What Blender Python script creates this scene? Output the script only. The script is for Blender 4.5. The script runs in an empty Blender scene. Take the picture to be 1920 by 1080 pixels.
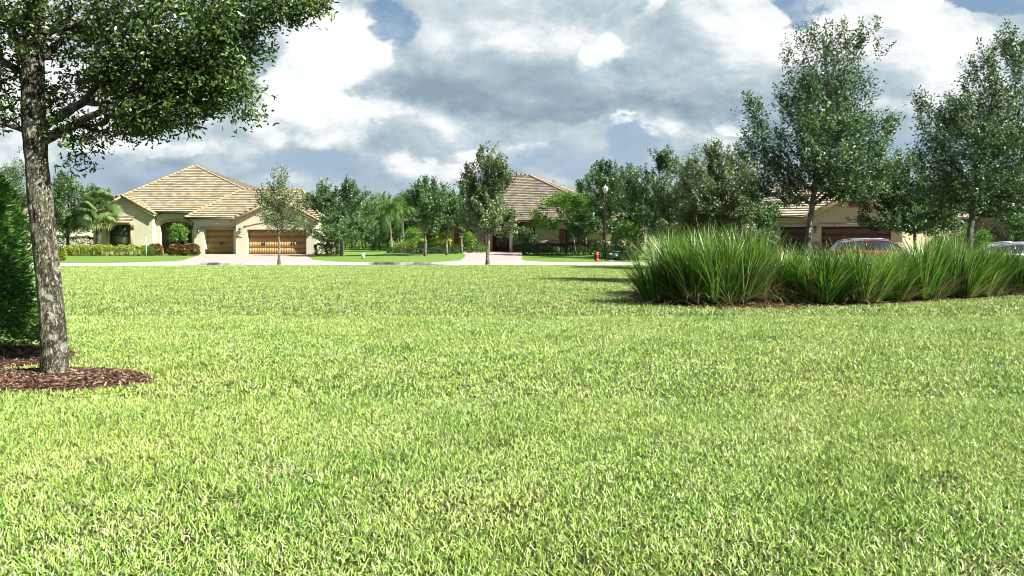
import bpy, math, random
import numpy as np
from mathutils import Vector, noise as mnoise

PI = math.pi
R = math.radians
rng = np.random.default_rng(7)
random.seed(7)
F0, HZ, CH = 1450.0, 440.0, 1.6        # focal length (px), horizon row, eye height: used to survey the photo into metres
SUN = Vector((1.0, -0.50, .98)).normalized()

scene = bpy.context.scene
col = scene.collection

def W(px, py, d):
    return ((px - 960) / F0 * d, d, CH - (py - HZ) / F0 * d)
def X(px, d): return (px - 960) / F0 * d
def Z(py, d): return CH - (py - HZ) / F0 * d

# ---------------------------------------------------------------- objects
def tag(o, label=None, cat=None, group=None, kind=None):
    if label: o['label'] = label
    if cat: o['category'] = cat
    if group: o['group'] = group
    if kind: o['kind'] = kind
    return o

def empty(name, loc=(0, 0, 0), rz=0.0, label=None, cat=None, group=None):
    o = bpy.data.objects.new(name, None)
    o.location = loc
    o.rotation_euler = (0, 0, rz)
    o.empty_display_size = 0.3
    col.objects.link(o)
    return tag(o, label, cat, group)

def mk(name, V, F, mat, parent=None, smooth=False, attrs=None, uv=None, loc=None):
    """V (N,3); F: list of index lists, or list of int arrays (M,k)."""
    V = np.asarray(V, dtype=np.float32).reshape(-1, 3)
    if isinstance(F, np.ndarray): F = [F]
    me = bpy.data.meshes.new(name)
    if len(F) and isinstance(F[0], np.ndarray):
        loops = np.concatenate([f.reshape(-1) for f in F]).astype(np.int32)
        tot = np.concatenate([np.full(len(f), f.shape[1], np.int32) for f in F])
    else:
        loops = np.array([i for f in F for i in f], np.int32)
        tot = np.array([len(f) for f in F], np.int32)
    start = np.concatenate([[0], np.cumsum(tot)[:-1]]).astype(np.int32)
    me.vertices.add(len(V)); me.vertices.foreach_set('co', V.reshape(-1))
    me.loops.add(len(loops)); me.loops.foreach_set('vertex_index', loops)
    me.polygons.add(len(tot)); me.polygons.foreach_set('loop_start', start)
    try: me.polygons.foreach_set('loop_total', tot)
    except Exception: pass
    me.update(calc_edges=True)
    if smooth: me.polygons.foreach_set('use_smooth', np.ones(len(tot), bool))
    for k, a in (attrs or {}).items():
        at = me.attributes.new(k, 'FLOAT', 'POINT')
        at.data.foreach_set('value', np.asarray(a, np.float32))
    if uv is not None:
        l = me.uv_layers.new(name='UVMap')
        l.data.foreach_set('uv', np.asarray(uv, np.float32).reshape(-1))
    me.materials.append(mat)
    o = bpy.data.objects.new(name, me)
    if loc is not None: o.location = loc
    col.objects.link(o)
    if parent is not None: o.parent = parent
    return o

class MB:
    def __init__(s): s.v = []; s.f = []
    def add(s, V, F):
        b = len(s.v); s.v += [tuple(p) for p in V]; s.f += [[i + b for i in f] for f in F]; return s
    def box(s, x0, x1, y0, y1, z0, z1):
        V = [(x0,y0,z0),(x1,y0,z0),(x1,y1,z0),(x0,y1,z0),(x0,y0,z1),(x1,y0,z1),(x1,y1,z1),(x0,y1,z1)]
        return s.add(V, [[3,2,1,0],[4,5,6,7],[0,1,5,4],[1,2,6,5],[2,3,7,6],[3,0,4,7]])
    def cbox(s, x0, x1, y0, y1, z0, z1, b=0.02):   # box with chamfered vertical and top edges
        P = lambda i: [(x0+b+i,y0+i),(x1-b-i,y0+i),(x1-i,y0+b+i),(x1-i,y1-b-i),(x1-b-i,y1-i),(x0+b+i,y1-i),(x0+i,y1-b-i),(x0+i,y0+b+i)]
        V = [(x,y,z0) for x,y in P(0)] + [(x,y,z1-b) for x,y in P(0)] + [(x,y,z1) for x,y in P(b)]
        Fs = [list(range(7,-1,-1)), list(range(16,24))]
        for k in range(2):
            for i in range(8):
                j = (i+1) % 8; Fs.append([k*8+i, k*8+j, k*8+8+j, k*8+8+i])
        return s.add(V, Fs)
    def quad(s, a, b, c, d): return s.add([a,b,c,d], [[0,1,2,3]])
    def poly(s, P): return s.add(P, [list(range(len(P)))])
    def prism(s, P, n):           # polygon P extruded by vector n, closed
        k = len(P); Q = [(p[0]+n[0],p[1]+n[1],p[2]+n[2]) for p in P]
        Fs = [list(range(k)), list(range(2*k-1, k-1, -1))] + [[(i+1)%k, i, k+i, k+(i+1)%k] for i in range(k)]
        return s.add(list(P)+Q, Fs)
    def tube(s, pts, rad, n=8, cap=True):
        pts = [Vector(p) for p in pts]
        if not hasattr(rad, '__len__'): rad = [rad]*len(pts)
        V = []; up = None
        for i, p in enumerate(pts):
            t = (pts[min(i+1,len(pts)-1)] - pts[max(i-1,0)]).normalized()
            if up is None:
                up = Vector((1,0,0)) if abs(t.x) < .8 else Vector((0,1,0))
            a = (up - t*up.dot(t)).normalized(); b = t.cross(a); up = a
            for k in range(n):
                an = 2*PI*k/n
                V.append(tuple(p + (a*math.cos(an) + b*math.sin(an))*rad[i]))
        Fs = []
        for i in range(len(pts)-1):
            for k in range(n):
                j = (k+1) % n; Fs.append([i*n+k, i*n+j, (i+1)*n+j, (i+1)*n+k])
        if cap: Fs += [list(range(n-1,-1,-1)), list(range((len(pts)-1)*n, len(pts)*n))]
        return s.add(V, Fs)
    def lathe(s, prof, c=(0,0,0), n=16):
        V = []
        for r, z in prof:
            for k in range(n):
                a = 2*PI*k/n; V.append((c[0]+r*math.cos(a), c[1]+r*math.sin(a), c[2]+z))
        Fs = []
        for i in range(len(prof)-1):
            for k in range(n):
                j = (k+1)%n; Fs.append([i*n+k, i*n+j, (i+1)*n+j, (i+1)*n+k])
        Fs += [list(range(n-1,-1,-1)), list(range((len(prof)-1)*n, len(prof)*n))]
        return s.add(V, Fs)
    def build(s, name, mat, parent=None, smooth=False, split=False):
        if not split: return mk(name, s.v, s.f, mat, parent, smooth)
        root = list(range(len(s.v)))
        def find(i):
            while root[i] != i: root[i] = root[root[i]]; i = root[i]
            return i
        for f in s.f:
            a = find(f[0])
            for i in f[1:]: root[find(i)] = a
        groups = {}
        for f in s.f: groups.setdefault(find(f[0]), []).append(f)
        out = []
        for fs in groups.values():
            ids = sorted({i for f in fs for i in f}); m = {i: k for k, i in enumerate(ids)}
            out.append(mk(name, [s.v[i] for i in ids], [[m[i] for i in f] for f in fs], mat, parent, smooth))
        return out

# ---------------------------------------------------------------- materials
class NT:
    def __init__(s, tree): s.t = tree; s.t.nodes.clear()
    def n(s, typ, props=None, **ins):
        nd = s.t.nodes.new(typ)
        for k, v in (props or {}).items(): setattr(nd, k, v)
        for k, v in ins.items():
            key = int(k[1:]) if k[0] == '_' and k[1:].isdigit() else k.replace('_', ' ')
            sk = nd.inputs[key]
            if isinstance(v, bpy.types.NodeSocket): s.t.links.new(v, sk)
            else: sk.default_value = v
        return nd
    def math(s, op, a, b=0.0, c=None, clamp=False):
        kw = dict(_0=a, _1=b)
        if c is not None: kw['_2'] = c
        return s.n('ShaderNodeMath', {'operation': op, 'use_clamp': clamp}, **kw).outputs[0]
    def ramp(s, fac, stops, interp='LINEAR'):
        nd = s.n('ShaderNodeValToRGB', Fac=fac); cr = nd.color_ramp; cr.interpolation = interp
        while len(cr.elements) < len(stops): cr.elements.new(0.5)
        for e, (p, c) in zip(cr.elements, stops):
            e.position = p; e.color = tuple(c) + (1,) if len(c) == 3 else c
        return nd.outputs[0]
    def mix(s, f, a, b, mode='MIX'):
        nd = s.t.nodes.new('ShaderNodeMix'); nd.data_type = 'RGBA'; nd.blend_type = mode
        for i, v in ((0, f), (6, a), (7, b)):
            if isinstance(v, bpy.types.NodeSocket): s.t.links.new(v, nd.inputs[i])
            else: nd.inputs[i].default_value = (tuple(v) + (1,)) if hasattr(v, '__len__') and len(v) == 3 else v
        return nd.outputs[2]
    def noise(s, vec, scale, detail=4, rough=.55, dist=0.0):
        kw = dict(Scale=scale, Detail=detail, Roughness=rough, Distortion=dist)
        if vec is not None: kw['Vector'] = vec
        return s.n('ShaderNodeTexNoise', **kw).outputs['Fac']

MATS = {}
def newmat(name):
    m = bpy.data.materials.new(name); m.use_nodes = True; MATS[name] = m
    return m, NT(m.node_tree)
def finish(t, shader): 
    o = t.n('ShaderNodeOutputMaterial'); t.t.links.new(shader, o.inputs['Surface'])

def plain(name, c, rough=.6, spec=.5, metal=0., noise=.12, nscale=6., bump=0., bscale=60., emis=None, coat=0.):
    m, t = newmat(name)
    co = t.n('ShaderNodeTexCoord').outputs['Object']
    f = t.noise(co, nscale, 5)
    c0 = [x*(1-noise) for x in c]; c1 = [min(1, x*(1+noise)) for x in c]
    base = t.ramp(f, [(.3, c0), (.7, c1)])
    p = t.n('ShaderNodeBsdfPrincipled', Base_Color=base, Roughness=rough, Metallic=metal)
    p.inputs['Specular IOR Level'].default_value = spec
    if coat: p.inputs['Coat Weight'].default_value = coat
    if bump:
        b = t.n('ShaderNodeBump', Strength=bump, Distance=.02, Height=t.noise(co, bscale, 6))
        t.t.links.new(b.outputs[0], p.inputs['Normal'])
    finish(t, p.outputs[0]); return m

def foliage(name, stops, rough=.42, trans=.25, spec=.5, patch=None, pscale=.6, obj_rand=.0):
    m, t = newmat(name)
    tint = t.n('ShaderNodeAttribute', {'attribute_name': 'tint'}).outputs['Fac']
    c = t.ramp(tint, stops)
    co = t.n('ShaderNodeTexCoord').outputs['Object']
    if patch:
        c = t.mix(t.math('MULTIPLY', t.ramp(t.noise(co, pscale, 3), [(.38, (0,0,0)), (.68, (1,1,1))]), patch[1]), c, patch[0])
    p = t.n('ShaderNodeBsdfPrincipled', Base_Color=c, Roughness=rough)
    p.inputs['Specular IOR Level'].default_value = spec
    tr = t.n('ShaderNodeBsdfTranslucent', Color=t.mix(.5, c, (.35,.6,.05), 'MULTIPLY') if False else c)
    mx = t.n('ShaderNodeMixShader', Fac=trans)
    t.t.links.new(p.outputs[0], mx.inputs[1]); t.t.links.new(tr.outputs[0], mx.inputs[2])
    finish(t, mx.outputs[0]); return m

oak_leaf = foliage('oak_leaf', [(0,(.014,.036,.010)),(.45,(.048,.10,.022)),(.82,(.13,.21,.045)),(1,(.34,.38,.10))], rough=.38, trans=.27)
oak_leaf_far = foliage('oak_leaf_far', [(0,(.012,.036,.011)),(.45,(.046,.11,.028)),(1,(.165,.27,.075))], rough=.45, trans=.22)
oak_leaf_mid = foliage('oak_leaf_mid', [(0,(.012,.034,.009)),(.4,(.042,.105,.026)),(.8,(.115,.215,.06)),(1,(.27,.36,.14))], rough=.40, trans=.24)
sage_leaf = foliage('sage_leaf', [(0,(.03,.058,.020)),(.45,(.095,.15,.050)),(1,(.25,.31,.12))], rough=.45, trans=.28)
bright_leaf = foliage('bright_leaf', [(0,(.04,.11,.012)),(.5,(.10,.23,.022)),(1,(.24,.40,.05))], rough=.4, trans=.35)
yew_leaf = foliage('yew_leaf', [(0,(.02,.06,.012)),(.5,(.06,.17,.025)),(.85,(.19,.44,.05)),(1,(.36,.60,.09))], rough=.38, trans=.38)
dark_hedge_leaf = foliage('dark_hedge_leaf', [(0,(.012,.03,.01)),(.6,(.03,.065,.018)),(1,(.07,.12,.03))], trans=.15)
gold_hedge_leaf = foliage('gold_hedge_leaf', [(0,(.05,.09,.008)),(.4,(.18,.25,.015)),(1,(.46,.50,.05))], trans=.3)
croton_leaf = foliage('croton_leaf', [(0,(.05,.02,.012)),(.35,(.16,.05,.02)),(.6,(.09,.14,.02)),(1,(.48,.34,.05))], trans=.25)
palm_leaf = foliage('palm_leaf', [(0,(.025,.08,.016)),(.6,(.07,.17,.03)),(1,(.18,.32,.06))], trans=.3)
sabal_leaf = foliage('sabal_leaf', [(0,(.05,.10,.03)),(.6,(.12,.20,.06)),(1,(.30,.34,.12))], trans=.25)
yellow_palm_leaf = foliage('yellow_palm_leaf', [(0,(.25,.30,.02)),(1,(.65,.60,.06))], trans=.35)
reed_leaf = foliage('reed_leaf', [(0,(.40,.34,.20)),(.07,(.22,.19,.08)),(.11,(.010,.042,.006)),(.42,(.04,.13,.013)),(.66,(.14,.32,.03)),(1,(.40,.55,.12))], rough=.33, trans=.25)
lawn_blade = foliage('lawn_blade', [(0,(.56,.51,.34)),(.10,(.42,.40,.22)),(.14,(.03,.10,.014)),(.42,(.17,.335,.042)),(.72,(.36,.54,.10)),(1,(.56,.68,.29))],
                     rough=.42, trans=.2, spec=.4, patch=((.41,.47,.12), .42), pscale=.42)

def bark_mat(name, c0, c1, lichen=.0, scale=9.):
    m, t = newmat(name)
    co = t.n('ShaderNodeTexCoord').outputs['Object']
    mp = t.n('ShaderNodeMapping', Vector=co); mp.inputs['Scale'].default_value = (1, 1, .35)
    wv = t.n('ShaderNodeTexNoise', Vector=mp.outputs[0], Scale=scale*1.5, Detail=4., Roughness=.6).outputs['Color']
    wp = t.n('ShaderNodeVectorMath', {'operation': 'MULTIPLY_ADD'}, _0=wv, _1=(.10,.10,.10), _2=mp.outputs[0]).outputs[0]
    v = t.n('ShaderNodeTexVoronoi', {'feature': 'DISTANCE_TO_EDGE'}, Vector=wp, Scale=scale*2.6)
    n1 = t.noise(mp.outputs[0], scale*2, 8, .7)
    n2 = t.noise(mp.outputs[0], scale*.5, 4, .6)
    crack = t.ramp(t.math('ADD', t.math('ADD', v.outputs[0], t.math('MULTIPLY', t.math('SUBTRACT', n1, .5), .9)), t.math('MULTIPLY', t.math('SUBTRACT', n2, .5), .5)), [(.0, (0,0,0)), (.14, (.22,.22,.22)), (.32, (1,1,1))])
    c = t.mix(crack, c0, c1)
    if lichen:
        l = t.ramp(t.noise(co, 7., 6, .6), [(.52, (0,0,0)), (.60, (1,1,1))])
        c = t.mix(t.math('MULTIPLY', l, lichen), c, (.42,.45,.36))
        l2 = t.ramp(t.noise(co, 4., 4, .6, 1.), [(.56, (0,0,0)), (.66, (1,1,1))])
        c = t.mix(t.math('MULTIPLY', l2, lichen*.7), c, (.13,.16,.07))
    p = t.n('ShaderNodeBsdfPrincipled', Base_Color=c, Roughness=.85)
    p.inputs['Specular IOR Level'].default_value = .2
    b = t.n('ShaderNodeBump', Strength=.9, Distance=.02, Height=t.math('ADD', crack, t.math('MULTIPLY', n1, .6)))
    t.t.links.new(b.outputs[0], p.inputs['Normal'])
    finish(t, p.outputs[0]); return m
bark_near = bark_mat('bark_near', (.018,.015,.011), (.30,.275,.20), .6, 15.)
bark_far = bark_mat('bark_far', (.09,.08,.06), (.26,.24,.18), .5, 5.)
bark_dark = bark_mat('bark_dark', (.04,.035,.028), (.13,.115,.09), .25, 5.)
bark_palm = bark_mat('bark_palm', (.16,.14,.11), (.42,.39,.33), .0, 5.)

def stucco(name, c):
    m, t = newmat(name)
    co = t.n('ShaderNodeTexCoord').outputs['Object']
    base = t.ramp(t.noise(co, .7, 6, .6), [(.3, [x*.93 for x in c]), (.7, [x*1.04 for x in c])])
    stain = t.ramp(t.noise(co, 3., 6, .7, .6), [(.62, (0,0,0)), (.8, (1,1,1))])
    base = t.mix(t.math('MULTIPLY', stain, .25), base, [x*.75 for x in c])
    p = t.n('ShaderNodeBsdfPrincipled', Base_Color=base, Roughness=.9)
    p.inputs['Specular IOR Level'].default_value = .15
    b = t.n('ShaderNodeBump', Strength=.35, Distance=.01, Height=t.noise(co, 70., 4))
    t.t.links.new(b.outputs[0], p.inputs['Normal'])
    finish(t, p.outputs[0]); return m
cream = stucco('cream_stucco', (.47,.455,.335))
tan = stucco('tan_stucco', (.37,.33,.20))
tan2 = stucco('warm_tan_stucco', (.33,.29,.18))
trimm = stucco('trim_stucco', (.37,.30,.19))

def tile_mat(name, stops, dirt):
    m, t = newmat(name)
    uv = t.n('ShaderNodeUVMap').outputs[0]
    sp = t.n('ShaderNodeSeparateXYZ', Vector=uv)
    row = t.math('FLOOR', t.math('ADD', sp.outputs[1], .001))
    u = t.math('ADD', sp.outputs[0], t.math('MULTIPLY', row, .5))
    cb = t.n('ShaderNodeCombineXYZ', X=t.math('FLOOR', u), Y=row, Z=0.0)
    wn = t.n('ShaderNodeTexWhiteNoise', {'noise_dimensions': '2D'}, Vector=cb.outputs[0]).outputs['Value']
    base = t.ramp(wn, stops)
    fr = t.math('FRACT', u)
    seam = t.math('LESS_THAN', fr, .04)
    base = t.mix(t.math('MULTIPLY', seam, .4), base, (.08,.07,.05))
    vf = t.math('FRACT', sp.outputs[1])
    base = t.mix(t.ramp(vf, [(.06,(1,1,1)),(.09,(0,0,0))]), base, (.14,.115,.085))  # dark colour on the lip faces paints in the shadow line under each course
    cb2 = t.n('ShaderNodeCombineXYZ', X=0.5, Y=row, Z=0.0)
    wr = t.n('ShaderNodeTexWhiteNoise', {'noise_dimensions': '2D'}, Vector=cb2.outputs[0]).outputs['Value']
    base = t.mix(t.math('MULTIPLY', wr, .28), base, (.26,.24,.21))
    co = t.n('ShaderNodeTexCoord').outputs['Object']
    st = t.ramp(t.noise(co, .8, 7, .65), [(.42, (0,0,0)), (.72, (1,1,1))])
    base = t.mix(t.math('MULTIPLY', st, dirt), base, (.16,.14,.11))
    p = t.n('ShaderNodeBsdfPrincipled', Base_Color=base, Roughness=.8)
    p.inputs['Specular IOR Level'].default_value = .25
    b = t.n('ShaderNodeBump', Strength=.3, Distance=.02, Height=t.noise(co, 25., 5))
    t.t.links.new(b.outputs[0], p.inputs['Normal'])
    finish(t, p.outputs[0]); return m
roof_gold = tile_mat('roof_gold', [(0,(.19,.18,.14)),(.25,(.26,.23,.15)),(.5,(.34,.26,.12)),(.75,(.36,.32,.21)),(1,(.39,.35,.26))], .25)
roof_brown = tile_mat('roof_brown', [(0,(.12,.105,.08)),(.4,(.185,.155,.11)),(.7,(.25,.21,.145)),(1,(.30,.265,.19))], .45)
roof_sand = tile_mat('roof_sand', [(0,(.27,.23,.17)),(.5,(.38,.33,.24)),(1,(.44,.39,.30))], .2)
cap_gold = plain('ridge_cap_gold', (.31,.245,.145), .8, .2, noise=.35, nscale=3)
cap_brown = plain('ridge_cap_brown', (.30,.22,.15), .8, .2, noise=.35, nscale=3)

def wood_door(name, c):
    m, t = newmat(name)
    co = t.n('ShaderNodeTexCoord').outputs['Object']
    mp = t.n('ShaderNodeMapping', Vector=co); mp.inputs['Scale'].default_value = (1, 1, .12)
    g = t.noise(mp.outputs[0], 22., 6, .6, .4)
    base = t.ramp(g, [(.3, [x*.9 for x in c]), (.7, [x*1.08 for x in c])])
    p = t.n('ShaderNodeBsdfPrincipled', Base_Color=base, Roughness=.6)
    b = t.n('ShaderNodeBump', Strength=.25, Distance=.01, Height=g)
    t.t.links.new(b.outputs[0], p.inputs['Normal'])
    finish(t, p.outputs[0]); return m
door_oak = wood_door('oak_garage_door', (.28,.18,.065))
door_brown = wood_door('brown_garage_door', (.065,.032,.022))
door_dark = wood_door('dark_entry_door', (.035,.02,.014))
shutter_red = wood_door('red_shutter', (.16,.045,.022))

def stone_mat():
    m, t = newmat('ledge_stone')
    co = t.n('ShaderNodeTexCoord').outputs['Object']
    mp = t.n('ShaderNodeMapping', Vector=co); mp.inputs['Scale'].default_value = (2.2, 2.2, 7.)
    v = t.n('ShaderNodeTexVoronoi', {'feature': 'F1', 'distance': 'CHEBYCHEV'}, Vector=mp.outputs[0], Scale=1.4)
    c = t.ramp(t.n('ShaderNodeSeparateXYZ', Vector=v.outputs['Color']).outputs[0], [(0,(.14,.10,.06)),(.4,(.30,.23,.15)),(.7,(.42,.35,.25)),(1,(.24,.21,.18))])
    e = t.n('ShaderNodeTexVoronoi', {'feature': 'DISTANCE_TO_EDGE'}, Vector=mp.outputs[0], Scale=1.4).outputs[0]
    c = t.mix(t.ramp(e, [(.02,(1,1,1)),(.07,(0,0,0))]), c, (.07,.055,.04))
    p = t.n('ShaderNodeBsdfPrincipled', Base_Color=c, Roughness=.9)
    b = t.n('ShaderNodeBump', Strength=1., Distance=.03, Height=t.ramp(e, [(.0,(0,0,0)),(.12,(1,1,1))]))
    t.t.links.new(b.outputs[0], p.inputs['Normal'])
    finish(t, p.outputs[0]); return m
stone = stone_mat()

black_metal = plain('black_metal', (.02,.02,.022), .45, .5)
bronze = plain('bronze_gutter', (.045,.035,.028), .5, .5)
dark_frame = plain('dark_frame', (.03,.028,.025), .5)
dark_room = plain('dark_interior', (.035,.03,.025), .9)
white_paint = plain('white_paint', (.62,.62,.58), .5, noise=.04)
frost = plain('frosted_lamp_glass', (.5,.52,.50), .25, .6, noise=.03)
red_paint = plain('hydrant_red', (.24,.02,.015), .35, .5, noise=.15)
green_metal = plain('utility_green', (.025,.06,.045), .5, .4)
yellow_paint = plain('yellow_sticker', (.7,.5,.05), .5)
grey_plastic = plain('grey_plastic', (.55,.60,.62), .5)
grey_plastic_dark = plain('smoked_lantern_glass', (.12,.12,.11), .2)
concrete = plain('pale_concrete', (.46,.45,.42), .9, .2, noise=.12, nscale=1.5, bump=.2)
brass = plain('brass_plaque', (.30,.22,.10), .5)
wood_stake = plain('timber_stake', (.42,.36,.26), .8)
tyre_m = plain('tyre_rubber', (.02,.02,.02), .8)
rim_m = plain('rim_metal', (.5,.5,.52), .3, metal=.9)
car_red = plain('car_red', (.16,.010,.012), .25, .5, noise=.02, coat=1.)
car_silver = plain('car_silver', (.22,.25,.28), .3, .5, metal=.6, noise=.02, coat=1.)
light_red = plain('tail_lamp', (.4,.01,.01), .2)
light_clear = plain('head_lamp', (.75,.78,.8), .1)

def glass_mat(name, c, rough=.05):
    m, t = newmat(name)
    p = t.n('ShaderNodeBsdfPrincipled', Base_Color=tuple(c)+(1,), Roughness=rough)
    p.inputs['Specular IOR Level'].default_value = .9
    finish(t, p.outputs[0]); return m
win_glass = glass_mat('window_glass', (.085,.11,.10))
car_glass = glass_mat('car_glass', (.02,.025,.03), .02)

def ground_mat(name, stops, scale, bump, s2=.25, alt=None):
    m, t = newmat(name)
    co = t.n('ShaderNodeTexCoord').outputs['Object']
    f = t.noise(co, scale, 8, .7)
    c = t.ramp(f, stops)
    if alt: c = t.mix(t.math('MULTIPLY', t.ramp(t.noise(co, s2, 4), [(.38,(0,0,0)),(.65,(1,1,1))]), alt[1]), c, alt[0])
    p = t.n('ShaderNodeBsdfPrincipled', Base_Color=c, Roughness=.95)
    p.inputs['Specular IOR Level'].default_value = .1
    b = t.n('ShaderNodeBump', Strength=bump, Distance=.04, Height=t.noise(co, scale*1.6, 8, .75))
    t.t.links.new(b.outputs[0], p.inputs['Normal'])
    finish(t, p.outputs[0]); return m
lawn_soil = ground_mat('lawn_thatch', [(.3,(.015,.02,.008)),(.5,(.05,.06,.02)),(.7,(.14,.14,.06))], 38., .8, .35, ((.06,.07,.025), .35))
far_lawn = ground_mat('far_lawn', [(.3,(.06,.125,.022)),(.5,(.115,.215,.04)),(.7,(.18,.29,.07))], 14., .8, .2, ((.16,.22,.055), .45))
mulch_soil = ground_mat('mulch_soil', [(.3,(.025,.015,.010)),(.5,(.07,.036,.024)),(.7,(.17,.10,.07))], 30., 1.)
mulch_chip = foliage('mulch_chip', [(0,(.035,.018,.012)),(.35,(.085,.04,.027)),(.65,(.18,.10,.065)),(1,(.42,.32,.23))], rough=.8, trans=0., spec=.2)

def paver_mat():
    m, t = newmat('pink_pavers')
    co = t.n('ShaderNodeTexCoord').outputs['Object']
    b = t.n('ShaderNodeTexBrick', Vector=co, Scale=2.2, Mortar_Size=.012)
    b.inputs['Color1'].default_value = (.40,.30,.26,1); b.inputs['Color2'].default_value = (.33,.25,.22,1)
    b.inputs['Mortar'].default_value = (.22,.18,.15,1)
    c = t.mix(.45, b.outputs[0], t.ramp(t.noise(co, .9, 6), [(.35,(.31,.255,.23)),(.65,(.44,.38,.345))]))
    p = t.n('ShaderNodeBsdfPrincipled', Base_Color=c, Roughness=.9)
    finish(t, p.outputs[0]); return m
pavers = paver_mat()
asphalt = ground_mat('pale_road', [(.3,(.38,.37,.35)),(.7,(.48,.47,.44))], 20., .3)

# ---------------------------------------------------------------- setting
def edge(x):      # park side of the road: a shallow curve
    return 40.6 - 0.0026*min(x*x, 1600.)
xs = list(np.linspace(-160, 160, 81))
RW = 4.2
def strip(name, f0, f1, z0, z1, mat, kind='structure', xs=xs):
    V = []; Fc = []
    for x in xs: V += [(x, f0(x), z0), (x, f1(x), z1)]
    for i in range(len(xs)-1): Fc.append([2*i, 2*i+2, 2*i+3, 2*i+1])
    return tag(mk(name, V, Fc, mat), kind=kind)
strip('lawn', lambda x: -60., edge, 0, 0, lawn_soil)
mb = MB()
for f in (lambda x: edge(x)+.0, lambda x: edge(x)+RW-.18):
    for i in range(len(xs)-1):
        a, b = xs[i], xs[i+1]
        y0, y1 = f(a), f(b); w = .18
        mb.quad((a,y0,.012),(b,y1,.012),(b,y1+w,.012),(a,y0+w,.012))
        mb.quad((a,y0,-.1),(b,y1,-.1),(b,y1,.012),(a,y0,.012))
        mb.quad((b,y1+w,-.1),(a,y0+w,-.1),(a,y0+w,.012),(b,y1+w,.012))
tag(mb.build('kerb', concrete), kind='structure')
strip('road', lambda x: edge(x)-.05, lambda x: edge(x)+RW+.05, -.10, -.10, asphalt)
strip('ground', lambda x: edge(x)+RW, lambda x: 1500., 0, 0, far_lawn, xs=[-1500]+xs+[1500])

def sheet(name, P, z, mat):
    return tag(mk(name, [(x, y, z) for x, y in P], [list(range(len(P)))], mat), kind='structure')
def eR(x): return edge(x)+RW-.02
sheet('driveway', [(-25.6,63.4),(-23.6,58),(-21.4,51),(-20.4,48),(-20.6,46.2),(-22.6,eR(-22.6)),(-8.6,eR(-8.6)),(-10.6,45.9),(-12.6,49),(-14.2,54),(-15.3,59),(-15.9,63.4)], .004, pavers)
sheet('driveway', [(-4.5,72.5),(-4.2,66),(-3.5,59),(-3.2,48),(-4.6,eR(-4.6)),(2.6,eR(2.6)),(.9,47),(.6,50),(.95,68),(1.1,72.5)], .004, pavers)
sheet('driveway', [(19.4,61.5),(20,52),(20.5,eR(20.5)),(28.5,eR(28.5)),(28,50),(28.2,56)], .004, pavers)

# ---------------------------------------------------------------- lawn blades
def in_poly(x, y, P):
    r = np.zeros(len(x), bool); j = len(P)-1
    for i in range(len(P)):
        xi, yi = P[i]; xj, yj = P[j]
        c = ((yi > y) != (yj > y)) & (x < (xj-xi)*(y-yi)/(yj-yi+1e-9)+xi)
        r ^= c; j = i
    return r
BED = [(X(1186,19.3),19.6),(X(1200,18.4),18.2),(X(1290,17.3),17.15),(X(1400,16.8),16.8),(X(1500,16.9),16.9),(X(1600,17.4),17.4),(X(1700,18.1),18.1),(X(1800,19.1),19.1),(X(1920,20.4),20.4),
       (16.5,22.3),(21,24.5),(22,27.5),(18,27.5),(12,26.2),(8,25.3),(5,23.6),(3.4,21.6)]
T1 = (X(103,8.53), 8.53)
def ring(cx, cy, rx, ry, n=28, wob=.07, sd=0):
    r_ = random.Random(sd); ph = [r_.uniform(0, 6.28) for _ in range(3)]
    P = []
    for k in range(n):
        a = 2*PI*k/n; w = 1+wob*(math.sin(2*a+ph[0])+.6*math.sin(3*a+ph[1])+.4*math.sin(7*a+ph[2]))
        P.append((cx+rx*w*math.cos(a), cy+ry*w*math.sin(a)))
    return P
RING1 = ring(-5.13, 8.42, 1.12, .66, sd=3)
RING2 = ring(-7.35, 10.0, 1.75, .98, sd=5)

def rand_unit(n):
    v = rng.normal(size=(n,3)); return v/np.linalg.norm(v, axis=1, keepdims=True)
def unit(v): return v/np.maximum(np.linalg.norm(v, axis=-1, keepdims=True), 1e-9)

def lown(x, y, s, ph=0.):
    return (np.sin(x*s*1.0+1.3+ph)*np.sin(y*s*1.27+.4+ph) + .6*np.sin(x*s*2.3-y*s*1.1+2.+ph) + .4*np.sin(x*s*1.3+y*s*3.1+ph))/2.

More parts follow.
